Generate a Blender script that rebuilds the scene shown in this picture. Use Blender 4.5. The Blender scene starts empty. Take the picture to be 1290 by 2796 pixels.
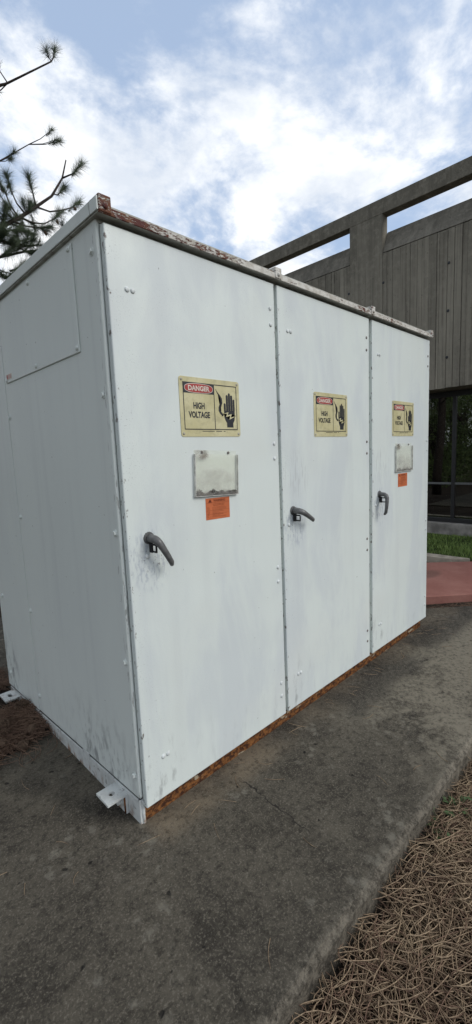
import bpy, bmesh, math, random
import numpy as np
from mathutils import Vector, Matrix, noise as mnoise

random.seed(7)
RNG = np.random.default_rng(11)
scene = bpy.context.scene
COL = scene.collection

# ------------------------------------------------------------------ camera
CAM = Vector((-0.8759, -1.5185, 1.4818))
R_ = Vector((0.71207453, -0.70083689, -0.04216056))
U_ = Vector((0.12058191, 0.06291695, 0.99070756))
F_ = Vector((0.69167179, 0.71054142, -0.12930981))
cam_data = bpy.data.cameras.new('camera')
cam = bpy.data.objects.new('camera', cam_data)
COL.objects.link(cam)
cam_data.sensor_fit = 'HORIZONTAL'
cam_data.sensor_width = 36.0
cam_data.lens = 36.0 * 1203.2451 / 1290.0
cam_data.clip_start = 0.02
cam_data.clip_end = 2000.0
cam.matrix_world = Matrix(((R_.x, U_.x, -F_.x, CAM.x), (R_.y, U_.y, -F_.y, CAM.y), (R_.z, U_.z, -F_.z, CAM.z), (0, 0, 0, 1)))
scene.camera = cam

# ------------------------------------------------------------------ sun, sky, exposure
SUN_TO = Vector((0.42, -0.78, 0.62)).normalized()
sun_data = bpy.data.lights.new('sun', 'SUN')
sun_data.energy = 1.5
sun_data.angle = math.radians(28)
sun_data.color = (1.0, 0.97, 0.92)
sun = bpy.data.objects.new('sun', sun_data)
COL.objects.link(sun)
sun.location = (4, -8, 9)
sun.rotation_euler = SUN_TO.to_track_quat('Z', 'Y').to_euler()
scene.view_settings.view_transform = 'Standard'
scene.view_settings.look = 'None'
scene.view_settings.gamma = 1.0
scene.view_settings.use_curve_mapping = False
scene.view_settings.exposure = 0.2

world = bpy.data.worlds.new('World')
scene.world = world
world.use_nodes = True
wnt = world.node_tree
wnt.nodes.clear()


def nd(nt, kind, **kw):
    n = nt.nodes.new(kind)
    for k, v in kw.items():
        if k.startswith('i_'):
            key = k[2:]
            key = int(key) if key.isdigit() else key.replace('_', ' ')
            s = n.inputs[key]
            if hasattr(v, 'is_output'):
                nt.links.new(v, s)
            else:
                s.default_value = v
        else:
            setattr(n, k, v)
    return n


def mth(nt, op, a, b=None, c=None, clamp=False):
    n = nd(nt, 'ShaderNodeMath', operation=op, use_clamp=clamp)
    for i, v in enumerate((a, b, c)):
        if v is None:
            continue
        if hasattr(v, 'is_output'):
            nt.links.new(v, n.inputs[i])
        else:
            n.inputs[i].default_value = v
    return n.outputs[0]


def ramp(nt, fac, lo, hi, smooth=True):
    n = nd(nt, 'ShaderNodeMapRange', clamp=True)
    if smooth:
        n.interpolation_type = 'SMOOTHSTEP'
    nt.links.new(fac, n.inputs['Value'])
    n.inputs['From Min'].default_value = lo
    n.inputs['From Max'].default_value = hi
    return n.outputs['Result']


def mixc(nt, fac, a, b):
    n = nd(nt, 'ShaderNodeMix', data_type='RGBA')
    for key, v in ((0, fac), (6, a), (7, b)):
        if hasattr(v, 'is_output'):
            nt.links.new(v, n.inputs[key])
        else:
            n.inputs[key].default_value = v if key == 0 else (tuple(v) + (1,) if len(v) == 3 else v)
    return n.outputs[2]


def noise(nt, vec, scale=1.0, detail=4.0, rough=0.55, sc3=None, dist=0.0):
    if sc3 is not None:
        m = nd(nt, 'ShaderNodeMapping')
        m.inputs['Scale'].default_value = sc3
        nt.links.new(vec, m.inputs['Vector'])
        vec = m.outputs[0]
    n = nd(nt, 'ShaderNodeTexNoise')
    n.inputs['Scale'].default_value = scale
    n.inputs['Detail'].default_value = detail
    n.inputs['Roughness'].default_value = rough
    n.inputs['Distortion'].default_value = dist
    nt.links.new(vec, n.inputs['Vector'])
    return n.outputs['Fac']


def build_world():
    nt = wnt
    out = nd(nt, 'ShaderNodeOutputWorld')
    bg = nd(nt, 'ShaderNodeBackground')
    sky = nd(nt, 'ShaderNodeTexSky', sky_type='NISHITA', sun_disc=False)
    sky.sun_elevation = math.asin(SUN_TO.z)
    sky.sun_rotation = math.atan2(SUN_TO.x, SUN_TO.y)
    sky.air_density = 1.0
    sky.dust_density = 1.5
    sky.ozone_density = 2.0
    tc = nd(nt, 'ShaderNodeTexCoord')
    sep = nd(nt, 'ShaderNodeSeparateXYZ')
    nt.links.new(tc.outputs['Generated'], sep.inputs[0])
    zz = mth(nt, 'ADD', mth(nt, 'MAXIMUM', sep.outputs[2], 0.02), 0.18)
    cx = mth(nt, 'DIVIDE', sep.outputs[0], zz)
    cy = mth(nt, 'DIVIDE', sep.outputs[1], zz)
    cmb = nd(nt, 'ShaderNodeCombineXYZ')
    nt.links.new(cx, cmb.inputs[0])
    nt.links.new(cy, cmb.inputs[1])
    big = noise(nt, cmb.outputs[0], 2.1, 9.0, 0.6, dist=0.35)
    small = noise(nt, cmb.outputs[0], 7.0, 8.0, 0.62)
    dens = mth(nt, 'ADD', mth(nt, 'MULTIPLY', big, 0.75), mth(nt, 'MULTIPLY', small, 0.25))
    mask = ramp(nt, dens, 0.40, 0.57)
    shade = noise(nt, cmb.outputs[0], 3.3, 8.0, 0.6)
    cloud = mixc(nt, ramp(nt, shade, 0.3, 0.65), (6.3, 6.75, 7.4), (9.8, 9.8, 9.7))
    hz = ramp(nt, sep.outputs[2], 0.0, 0.35)
    skyb = mixc(nt, 0.55, sky.outputs[0], (5.0, 6.3, 8.4))
    c = mixc(nt, mth(nt, 'MULTIPLY', mask, 0.92), skyb, cloud)
    c2 = mixc(nt, hz, (6.6, 6.9, 7.3), c)
    nt.links.new(c2, bg.inputs['Color'])
    bg.inputs['Strength'].default_value = 0.112
    nt.links.new(bg.outputs[0], out.inputs['Surface'])


build_world()

# ------------------------------------------------------------------ material helpers


class Mat:
    def __init__(s, name, rough=0.7, spec=0.4, metal=0.0):
        s.m = bpy.data.materials.new(name)
        s.m.use_nodes = True
        s.nt = s.m.node_tree
        s.b = s.nt.nodes['Principled BSDF']
        s.b.inputs['Roughness'].default_value = rough
        s.b.inputs['Specular IOR Level'].default_value = spec
        s.b.inputs['Metallic'].default_value = metal
        g = nd(s.nt, 'ShaderNodeNewGeometry')
        s.pos = g.outputs['Position']
        s.nrm = g.outputs['Normal']
        t = nd(s.nt, 'ShaderNodeTexCoord')
        s.obj = t.outputs['Object']
        s.rnd = nd(s.nt, 'ShaderNodeObjectInfo').outputs['Random']

    def xyz(s, vec=None):
        n = nd(s.nt, 'ShaderNodeSeparateXYZ')
        s.nt.links.new(vec if vec is not None else s.pos, n.inputs[0])
        return n.outputs

    def n(s, scale, detail=4, rough=0.55, sc3=None, dist=0.0, vec=None):
        return noise(s.nt, vec if vec is not None else s.pos, scale, detail, rough, sc3, dist)

    def r(s, f, lo, hi):
        return ramp(s.nt, f, lo, hi)

    def mul(s, a, b):
        return mth(s.nt, 'MULTIPLY', a, b)

    def add(s, a, b):
        return mth(s.nt, 'ADD', a, b)

    def sub(s, a, b):
        return mth(s.nt, 'SUBTRACT', a, b)

    def mix(s, f, a, b):
        return mixc(s.nt, f, a, b)

    def band(s, v, c, w, soft):
        """1 inside |v-c|<w, falling to 0 over soft"""
        d = mth(s.nt, 'ABSOLUTE', mth(s.nt, 'SUBTRACT', v, c))
        return s.sub(1.0, s.r(d, w, w + soft))

    def blob(s, xs, cs, rs):
        """gaussian-like spot: xs list of sockets"""
        acc = None
        for x, c, r in zip(xs, cs, rs):
            d = mth(s.nt, 'POWER', mth(s.nt, 'DIVIDE', s.sub(x, c), r), 2.0)
            acc = d if acc is None else s.add(acc, d)
        return s.sub(1.0, s.r(acc, 0.15, 1.0))

    def col(s, c):
        if hasattr(c, 'is_output'):
            s.nt.links.new(c, s.b.inputs['Base Color'])
        else:
            s.b.inputs['Base Color'].default_value = tuple(c) + (1,)
        return s

    def rough(s, v):
        s.nt.links.new(v, s.b.inputs['Roughness'])

    def bump(s, h, dist=0.01, strength=0.5):
        b = nd(s.nt, 'ShaderNodeBump')
        b.inputs['Distance'].default_value = dist
        b.inputs['Strength'].default_value = strength
        s.nt.links.new(h, b.inputs['Height'])
        s.nt.links.new(b.outputs[0], s.b.inputs['Normal'])


def simple(name, c, rough=0.6, spec=0.4, metal=0.0, var=0.12, scale=30.0, bump=0.0):
    m = Mat(name, rough, spec, metal)
    f = m.n(scale, 4)
    lo = tuple(x * (1 - var) for x in c)
    hi = tuple(min(1, x * (1 + var)) for x in c)
    m.col(m.mix(m.r(f, 0.3, 0.7), lo, hi))
    if bump:
        m.bump(m.n(scale * 4, 4), bump, 0.5)
    return m.m


WHITE = (0.640, 0.690, 0.660)


def paint_door():
    m = Mat('weathered_white_paint', 0.42, 0.35)
    X, Y, Z = m.xyz(m.obj)
    wx, wy, wz = m.xyz()
    bl = m.n(1.0, 5, 0.6, sc3=(3.2, 3.2, 1.1), dist=0.4)
    st = m.n(1.0, 3, 0.5, sc3=(8, 8, 0.45))
    st2 = m.n(1.0, 3, 0.5, sc3=(60, 60, 1.2))
    c = m.mix(m.mul(m.r(bl, 0.42, 0.64), 0.8), WHITE, (0.55, 0.592, 0.600))
    c = m.mix(m.mul(m.r(st, 0.50, 0.80), 0.26), c, (0.50, 0.53, 0.535))
    c = m.mix(m.mul(m.r(st2, 0.55, 0.8), 0.07), c, (0.45, 0.47, 0.47))
    warm = m.n(1.7, 3, 0.5)
    c = m.mix(m.mul(m.r(warm, 0.5, 0.75), 0.35), c, (0.63, 0.65, 0.615))
    # fine mould speckle, heavier along the handle-side edge and under the roof
    sp = m.n(170, 2, 0.5)
    spm = m.n(6, 4, 0.6)
    edge = m.add(m.sub(1.0, m.r(X, 0.02, 0.16)), m.mul(m.r(Z, 1.7, 2.25), 0.35))
    spk = m.mul(m.r(sp, 0.60, 0.70), m.mul(m.r(spm, 0.42, 0.62), m.add(0.12, m.mul(edge, 0.6))))
    c = m.mix(m.mul(spk, 0.8), c, (0.22, 0.24, 0.24))
    # rubbed smudge round the handle and scuffs under it
    rub = m.blob((X, Z), (0.10, 1.07), (0.12, 0.16))
    rs = m.n(1.0, 5, 0.65, sc3=(70, 70, 22))
    c = m.mix(m.mul(m.mul(rub, m.r(rs, 0.46, 0.62)), 0.72), c, (0.36, 0.40, 0.45))
    sc2 = m.n(1.0, 4, 0.6, sc3=(75, 75, 60))
    rub2 = m.blob((X, Z), (0.115, 1.075), (0.075, 0.085))
    c = m.mix(m.mul(m.mul(rub2, m.r(sc2, 0.60, 0.65)), 0.75), c, (0.17, 0.17, 0.17))
    # hand smears above the handle
    hand = m.blob((X, Z), (0.13, 1.36), (0.14, 0.16))
    hs = m.n(1.0, 3, 0.5, sc3=(95, 95, 9), dist=0.6)
    c = m.mix(m.mul(m.mul(hand, m.r(hs, 0.53, 0.62)), m.mul(m.r(wx, 0.9, 0.95), 0.42)), c, (0.40, 0.42, 0.42))
    # grime low on the sheet
    low = m.mul(m.sub(1.0, m.r(Z, 0.05, 0.42)), m.r(m.n(1.0, 5, 0.65, sc3=(22, 22, 7)), 0.52, 0.7))
    lowx = m.sub(1.0, m.r(X, 0.08, 0.28))
    c = m.mix(m.mul(low, m.add(0.15, m.mul(lowx, 0.45))), c, (0.25, 0.26, 0.26))
    # chips: bare dark spots, many along the vertical edges
    ex = m.add(m.band(X, 0.0, 0.010, 0.008), m.band(X, 0.936, 0.006, 0.006))
    ch = m.n(1.0, 3, 0.6, sc3=(60, 60, 26))
    c = m.mix(m.mul(m.r(ch, 0.60, 0.66), m.mul(ex, 0.85)), c, (0.085, 0.06, 0.045))
    ch2 = m.n(55, 2, 0.4)
    c = m.mix(m.mul(m.r(ch2, 0.755, 0.79), 0.6), c, (0.12, 0.11, 0.10))
    m.col(c)
    m.rough(m.add(0.36, m.mul(m.r(bl, 0.3, 0.7), 0.2)))
    m.bump(m.add(m.mul(m.n(1.6, 2), 1.0), m.mul(m.n(120, 3), 0.03)), 0.035, 0.35)
    return m.m


def paint_side():
    m = Mat('grey_white_side_paint', 0.5, 0.3)
    wx, wy, wz = m.xyz()
    bl = m.n(1.0, 5, 0.6, sc3=(2.5, 2.5, 1.0), dist=0.3)
    st = m.n(1.0, 4, 0.6, sc3=(14, 14, 0.5))
    c = m.mix(m.mul(m.r(bl, 0.4, 0.7), 0.4), (0.655, 0.695, 0.660), (0.59, 0.625, 0.605))
    c = m.mix(m.mul(m.r(st, 0.50, 0.8), 0.22), c, (0.48, 0.505, 0.50))
    low = m.sub(1.0, m.r(wz, 0.05, 0.42))
    g = m.n(1.0, 5, 0.65, sc3=(24, 24, 11))
    where = m.add(m.mul(m.band(wy, 0.36, 0.10, 0.3), 0.8), m.mul(m.band(wy, 1.62, 0.05, 0.12), 1.2))
    c = m.mix(m.mul(m.mul(low, m.r(g, 0.45, 0.68)), m.mul(m.add(where, 0.12), 0.8)), c, (0.20, 0.21, 0.21))
    ch = m.n(60, 2, 0.4)
    c = m.mix(m.mul(m.r(ch, 0.76, 0.79), 0.8), c, (0.11, 0.10, 0.09))
    edge = m.band(wy, 0.04, 0.016, 0.01)
    ech = m.n(1.0, 3, 0.6, sc3=(80, 80, 14))
    c = m.mix(m.mul(m.r(ech, 0.60, 0.66), m.mul(edge, 0.5)), c, (0.14, 0.13, 0.12))
    m.col(c)
    m.bump(m.add(m.mul(m.n(1.4, 2), 1.0), m.mul(m.n(100, 3), 0.05)), 0.010, 0.25)
    return m.m


def paint_base():
    m = Mat('chipped_white_base_paint', 0.55, 0.3)
    wx, wy, wz = m.xyz()
    g = m.n(1.0, 5, 0.65, sc3=(22, 22, 22))
    c = m.mix(m.mul(m.r(g, 0.4, 0.7), 0.5), (0.58, 0.60, 0.58), (0.36, 0.37, 0.36))
    rz = m.mul(m.sub(1.0, m.r(wz, -0.09, -0.02)), 1.0)
    rs = m.n(1.0, 5, 0.6, sc3=(18, 18, 9))
    c = m.mix(m.mul(m.r(rs, 0.50, 0.62), m.add(m.mul(rz, 0.9), 0.06)), c, (0.20, 0.085, 0.025))
    dk = m.n(40, 4)
    c = m.mix(m.mul(m.r(dk, 0.62, 0.7), 0.6), c, (0.07, 0.055, 0.045))
    m.col(c)
    m.bump(m.n(60, 4), 0.004, 0.5)
    return m.m


def rust():
    m = Mat('rusted_steel', 0.85, 0.2)
    a = m.n(1.0, 6, 0.7, sc3=(26, 26, 40))
    b = m.n(60, 4, 0.6)
    c = m.mix(m.r(a, 0.42, 0.60), (0.045, 0.018, 0.010), (0.225, 0.094, 0.030))
    c = m.mix(m.mul(m.r(b, 0.5, 0.7), 0.7), c, (0.036, 0.016, 0.010))
    w = m.n(1.0, 6, 0.7, sc3=(5.5, 5.5, 14))
    c = m.mix(m.mul(m.r(w, 0.60, 0.66), 0.75), c, (0.40, 0.34, 0.24))
    m.col(c)
    m.bump(m.add(a, m.mul(b, 0.4)), 0.006, 0.6)
    return m.m


def rail_paint():
    m = Mat('red_primer_under_flaking_white', 0.7, 0.25)
    wx, wy, wz = m.xyz()
    f = m.n(1.0, 8, 0.8, sc3=(34, 50, 110), dist=0.2)
    g = m.n(1.0, 3, 0.6, sc3=(3.0, 3, 3))
    lean = m.sub(m.mul(m.r(wx, -0.1, 0.9), 0.10), 0.012)
    v = m.add(m.add(f, m.mul(m.sub(g, 0.5), 0.5)), lean)
    red = m.mix(m.r(m.n(30, 4), 0.4, 0.7), (0.085, 0.022, 0.017), (0.15, 0.060, 0.028))
    wht = m.mix(m.r(m.n(24, 4), 0.35, 0.7), (0.60, 0.585, 0.54), (0.40, 0.37, 0.32))
    m.col(m.mix(m.r(v, 0.48, 0.54), red, wht))
    m.bump(m.r(v, 0.48, 0.54), 0.0015, 0.8)
    return m.m


def header_paint():
    m = Mat('stained_header_paint', 0.6, 0.3)
    a = m.n(1.0, 5, 0.65, sc3=(9, 20, 40))
    c = m.mix(m.r(a, 0.40, 0.66), (0.46, 0.46, 0.42), (0.30, 0.285, 0.245))
    b = m.n(1.0, 4, 0.6, sc3=(10, 30, 30))
    c = m.mix(m.mul(m.r(b, 0.62, 0.72), 0.8), c, (0.11, 0.065, 0.035))
    m.col(c)
    return m.m


def pad_concrete():
    m = Mat('weathered_concrete', 0.92, 0.2)
    X, Y, Z = m.xyz()
    big = m.n(1.15, 5, 0.6, dist=0.4)
    med = m.n(4.5, 6, 0.68, dist=0.3)
    fine = m.n(38, 9, 0.82)
    grit = m.n(120, 5, 0.8)
    base = m.mix(m.r(big, 0.38, 0.66), (0.030, 0.026, 0.021), (0.058, 0.051, 0.040))
    base = m.mix(m.mul(m.r(med, 0.45, 0.7), 0.5), base, (0.078, 0.069, 0.053))
    # lichen bloom on the far part of the slab
    lich = m.n(2.3, 12, 0.80, dist=0.2)
    crust = m.n(34, 6, 0.8)
    vor = nd(m.nt, 'ShaderNodeTexVoronoi', feature='F1')
    vor.inputs['Scale'].default_value = 17.0
    wv = nd(m.nt, 'ShaderNodeVectorMath', operation='ADD')
    m.nt.links.new(m.pos, wv.inputs[0])
    nn = nd(m.nt, 'ShaderNodeTexNoise')
    nn.inputs['Scale'].default_value = 30.0
    m.nt.links.new(m.pos, nn.inputs['Vector'])
    sc = nd(m.nt, 'ShaderNodeVectorMath', operation='SCALE')
    sc.inputs['Scale'].default_value = 0.05
    m.nt.links.new(nn.outputs['Color'], sc.inputs[0])
    m.nt.links.new(sc.outputs[0], wv.inputs[1])
    m.nt.links.new(wv.outputs[0], vor.inputs['Vector'])
    spots = m.mul(m.sub(1.0, m.r(m.add(vor.outputs['Distance'], m.mul(crust, 0.6)), 0.48, 0.78)), m.r(m.n(3.1, 4, 0.6), 0.50, 0.60))
    c = m.mix(m.mul(spots, 0.55), base, (0.21, 0.195, 0.160))
    farm = m.mul(m.r(m.add(m.sub(X, m.mul(Y, 0.35)), m.mul(m.n(2.6, 6, 0.7), 1.1)), 1.75, 2.25), m.sub(1.0, m.r(Y, -0.22, -0.08)))
    near_base = m.band(Y, 0.0, 0.05, 0.16)
    c = m.mix(m.mul(m.mul(m.add(0.24, m.mul(farm, 0.76)), m.r(m.add(m.mul(lich, 0.75), m.mul(crust, 0.25)), 0.40, 0.54)), 0.9), c, (0.205, 0.182, 0.140))
    # run-off strip of pale dust along the cabinet's foot, front and left
    strip = m.mul(m.mul(m.band(Y, 0.0, 0.05, 0.13), m.mul(m.r(X, -0.04, 0.05), m.sub(1.0, m.mul(m.r(X, 0.5, 1.1), 0.55)))), m.r(m.n(2.4, 5, 0.6), 0.38, 0.60))
    c = m.mix(m.mul(strip, 0.8), c, (0.19, 0.150, 0.103))
    dark_band = m.mul(m.band(Y, -0.13, 0.07, 0.12), m.mul(m.r(X, 0.75, 1.4), m.r(m.n(2.0, 5, 0.6), 0.38, 0.6)))  # broken darker band on the pad in front of the doors
    c = m.mix(m.mul(dark_band, 0.7), c, (0.026, 0.024, 0.022))
    lf = m.blob((X, Y), (-0.14, 0.62), (0.34, 0.42))
    c = m.mix(m.mul(lf, m.add(0.25, m.mul(m.r(med, 0.35, 0.65), 0.5))), c, (0.135, 0.118, 0.088))
    # worn pale arris along the pad's edge
    ar = m.mul(m.band(Y, -0.803, 0.004, 0.034), m.r(m.add(m.mul(lich, 0.4), m.mul(crust, 0.6)), 0.42, 0.58))
    c = m.mix(m.mul(ar, 0.6), c, (0.22, 0.195, 0.155))
    # grit
    c = m.mix(m.mul(m.r(grit, 0.50, 0.64), 0.62), c, (0.21, 0.187, 0.148))
    c = m.mix(m.mul(m.r(fine, 0.47, 0.64), 0.70), c, (0.016, 0.014, 0.011))
    pit = m.n(22, 2, 0.4)
    c = m.mix(m.mul(m.r(pit, 0.745, 0.77), 0.8), c, (0.012, 0.011, 0.010))
    # crack
    ck = nd(m.nt, 'ShaderNodeTexVoronoi', feature='DISTANCE_TO_EDGE')
    ck.inputs['Scale'].default_value = 0.42
    m.nt.links.new(wv.outputs[0], ck.inputs['Vector'])
    crack = m.sub(1.0, m.r(ck.outputs['Distance'], 0.0008, 0.0022))
    c = m.mix(m.mul(crack, m.mul(m.r(m.n(1.3, 3), 0.50, 0.56), 0.85)), c, (0.012, 0.011, 0.010))
    m.col(c)
    h = m.add(m.mul(fine, 0.5), m.add(m.mul(grit, 0.35), m.mul(m.r(pit, 0.72, 0.78), -1.2)))
    m.bump(h, 0.010, 0.9)
    return m.m


def wall_concrete(name, dark=1.0, tint=(1, 1, 1)):
    m = Mat(name, 0.93, 0.15)
    X, Y, Z = m.xyz()
    a = m.n(1.0, 5, 0.6, sc3=(3.5, 3.5, 0.35))
    b = m.n(1.0, 4, 0.6, sc3=(14, 14, 0.5))
    cc = m.n(2.2, 5, 0.6)
    k = lambda v: tuple(v * dark * t for t in tint)
    c = m.mix(m.r(a, 0.36, 0.66), k(0.150), k(0.225))
    c = m.mix(m.mul(m.r(b, 0.45, 0.7), 0.45), c, k(0.105))
    c = m.mix(m.mul(m.r(cc, 0.45, 0.7), 0.3), c, k(0.25))
    # black weather staining running down from the coping
    stain = m.mul(m.r(m.add(Z, m.mul(m.n(1.0, 4, 0.6, sc3=(9, 9, 0.25)), 2.2)), 4.9, 6.9), 0.6)
    c = m.mix(stain, c, k(0.062))
    fs = m.n(1.0, 5, 0.7, sc3=(34, 34, 0.45))
    c = m.mix(m.mul(m.r(fs, 0.52, 0.66), 0.5), c, k(0.075))
    mo = m.n(9.0, 8, 0.75)
    c = m.mix(m.mul(m.r(mo, 0.46, 0.66), 0.4), c, k(0.25))
    dots = m.n(26, 3, 0.5)
    c = m.mix(m.mul(m.r(dots, 0.68, 0.74), 0.5), c, k(0.04))
    # small per-board difference
    bc = mth(m.nt, 'ADD', 0.92, m.mul(m.rnd, 0.14))
    hsv = nd(m.nt, 'ShaderNodeHueSaturation')
    m.nt.links.new(c, hsv.inputs['Color'])
    m.nt.links.new(bc, hsv.inputs['Value'])
    m.col(hsv.outputs[0])
    m.bump(m.add(m.n(30, 4), m.mul(m.n(1.0, 4, 0.6, sc3=(90, 90, 4)), 0.6)), 0.006, 0.6)
    return m.m


def soil(name, a, b, c3, scale=3.0):
    m = Mat(name, 0.95, 0.1)
    f = m.n(scale, 6, 0.65)
    g = m.n(scale * 14, 5, 0.7)
    c = m.mix(m.r(f, 0.35, 0.65), a, b)
    c = m.mix(m.mul(m.r(g, 0.48, 0.66), 0.7), c, c3)
    m.col(c)
    m.bump(g, 0.02, 0.8)
    return m.m


def red_paint():
    m = Mat('faded_red_floor_paint', 0.72, 0.3)
    f = m.n(3.0, 6, 0.65)
    g = m.n(26, 5, 0.7)
    X, Y, Z = m.xyz()
    c = m.mix(m.r(f, 0.35, 0.68), (0.275, 0.115, 0.090), (0.335, 0.155, 0.122))
    c = m.mix(m.mul(m.r(g, 0.5, 0.7), 0.35), c, (0.20, 0.085, 0.066))
    d = m.blob((X, Y), (4.32, 0.56), (0.26, 0.15))
    c = m.mix(m.mul(d, 0.55), c, (0.10, 0.06, 0.045))
    m.col(c)
    m.bump(g, 0.004, 0.4)
    return m.m


def sign_face():
    m = Mat('faded_yellow_sign_enamel', 0.38, 0.4)
    f = m.n(1.0, 5, 0.65, sc3=(26, 26, 30), dist=0.4)
    g = m.n(9, 4)
    c = m.mix(m.r(g, 0.35, 0.68), (0.50, 0.455, 0.250), (0.58, 0.535, 0.325))
    c = m.mix(m.mul(m.r(f, 0.46, 0.70), 0.42), c, (0.28, 0.255, 0.155))
    m.col(c)
    return m.m


def leaf_mat(name, a, b, trans=0.25):
    m = Mat(name, 0.6, 0.3)
    f = m.n(3.0, 3)
    g = m.n(40, 2)
    c = m.mix(m.r(m.add(m.mul(f, 0.6), m.mul(g, 0.4)), 0.38, 0.62), a, b)
    m.col(c)
    return m.m


M = {}
M['door'] = paint_door()
M['side'] = paint_side()
M['base'] = paint_base()
M['rust'] = rust()
M['rail'] = rail_paint()
M['header'] = header_paint()
M['bolt'] = simple('painted_bolt', (0.60, 0.63, 0.62), 0.5, 0.3)
M['dark_bolt'] = simple('worn_dark_bolt', (0.16, 0.14, 0.125), 0.6)
M['handle'] = simple('grey_cast_handle', (0.105, 0.105, 0.104), 0.38, 0.45, var=0.25, scale=40)
M['hasp'] = simple('black_hasp', (0.008, 0.008, 0.009), 0.35, 0.5)
M['pad'] = pad_concrete()
M['wall'] = wall_concrete('board_formed_concrete', 1.0, (1.12, 1.03, 0.83))
M['frame_wall'] = wall_concrete('smooth_cast_concrete', 1.02, (1.12, 1.03, 0.83))
M['coping'] = wall_concrete('blackened_coping_concrete', 0.84, (1.08, 1.0, 0.83))
M['curb'] = simple('pale_curb_concrete', (0.22, 0.205, 0.185), 0.9, 0.2, var=0.35, scale=5, bump=0.004)
M['kerb'] = simple('sandy_kerb_concrete', (0.36, 0.315, 0.25), 0.9, 0.2, var=0.2, scale=9, bump=0.004)
M['red'] = red_paint()
M['soil'] = soil('dark_soil', (0.030, 0.022, 0.017), (0.052, 0.040, 0.030), (0.016, 0.012, 0.010))
M['turf'] = soil('lawn_soil', (0.030, 0.045, 0.014), (0.05, 0.07, 0.022), (0.02, 0.03, 0.01))
M['far'] = soil('rough_ground', (0.045, 0.045, 0.022), (0.07, 0.065, 0.035), (0.03, 0.028, 0.018), 0.6)
M['alu'] = simple('black_window_frame', (0.012, 0.012, 0.013), 0.45, 0.5)
M['alu_edge'] = simple('grey_window_bar', (0.10, 0.105, 0.105), 0.4, 0.5)
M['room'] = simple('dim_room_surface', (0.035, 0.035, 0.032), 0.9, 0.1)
M['slat'] = simple('black_slat', (0.02, 0.022, 0.024), 0.5, 0.4)
M['sign'] = sign_face()
M['ink'] = simple('black_sign_ink', (0.016, 0.017, 0.020), 0.45, 0.4, var=0.2)
M['red_ink'] = simple('red_sign_ink', (0.34, 0.035, 0.03), 0.45, 0.4)
M['white_ink'] = simple('white_sign_ink', (0.62, 0.56, 0.48), 0.5, 0.3)
M['rivet'] = simple('dull_rivet', (0.36, 0.34, 0.27), 0.5, 0.4)
M['orange'] = simple('orange_sticker', (0.50, 0.135, 0.05), 0.55, 0.3, var=0.08, scale=14)
M['brown_ink'] = simple('dark_sticker_ink', (0.12, 0.026, 0.012), 0.6, 0.2)
M['bark'] = soil('pine_bark', (0.040, 0.033, 0.029), (0.065, 0.054, 0.047), (0.018, 0.015, 0.013), 9.0)
M['needle'] = leaf_mat('pine_needles_green', (0.022, 0.036, 0.020), (0.050, 0.070, 0.034))
M['leaf'] = leaf_mat('tree_leaves', (0.045, 0.075, 0.020), (0.12, 0.16, 0.05))
M['grass'] = leaf_mat('lawn_blades', (0.095, 0.155, 0.030), (0.175, 0.245, 0.060))
M['weed'] = leaf_mat('weed_leaves', (0.045, 0.075, 0.028), (0.075, 0.115, 0.045))
M['cone'] = simple('pine_cone_scales', (0.135, 0.092, 0.064), 0.85, 0.15, var=0.4, scale=60)
M['debris'] = simple('rotted_debris', (0.028, 0.016, 0.009), 0.95, 0.1, var=0.5, scale=300)


def litter_mat(name, a, b):
    m = Mat(name, 0.75, 0.25)
    f = m.n(6.0, 3)
    g = m.n(90, 2)
    m.col(m.mix(m.r(m.add(m.mul(f, 0.4), m.mul(g, 0.6)), 0.36, 0.64), a, b))
    return m.m


M['litter'] = litter_mat('dry_pine_needles', (0.17, 0.115, 0.075), (0.36, 0.27, 0.175))
M['litter_old'] = litter_mat('old_pine_needles', (0.110, 0.066, 0.046), (0.24, 0.155, 0.105))


def glass_mat():
    m = Mat('window_glass', 0.02)
    nt = m.nt
    nt.nodes.remove(m.b)
    out = nt.nodes['Material Output']
    fr = nd(nt, 'ShaderNodeFresnel')
    fr.inputs['IOR'].default_value = 2.9
    tr = nd(nt, 'ShaderNodeBsdfTransparent')
    tr.inputs['Color'].default_value = (0.34, 0.37, 0.36, 1)
    gl = nd(nt, 'ShaderNodeBsdfGlossy')
    gl.inputs['Roughness'].default_value = 0.012
    gl.inputs['Color'].default_value = (0.95, 0.97, 0.93, 1)
    mx = nd(nt, 'ShaderNodeMixShader')
    nt.links.new(fr.outputs[0], mx.inputs[0])
    nt.links.new(tr.outputs[0], mx.inputs[1])
    nt.links.new(gl.outputs[0], mx.inputs[2])
    nt.links.new(mx.outputs[0], out.inputs['Surface'])
    return m.m


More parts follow.
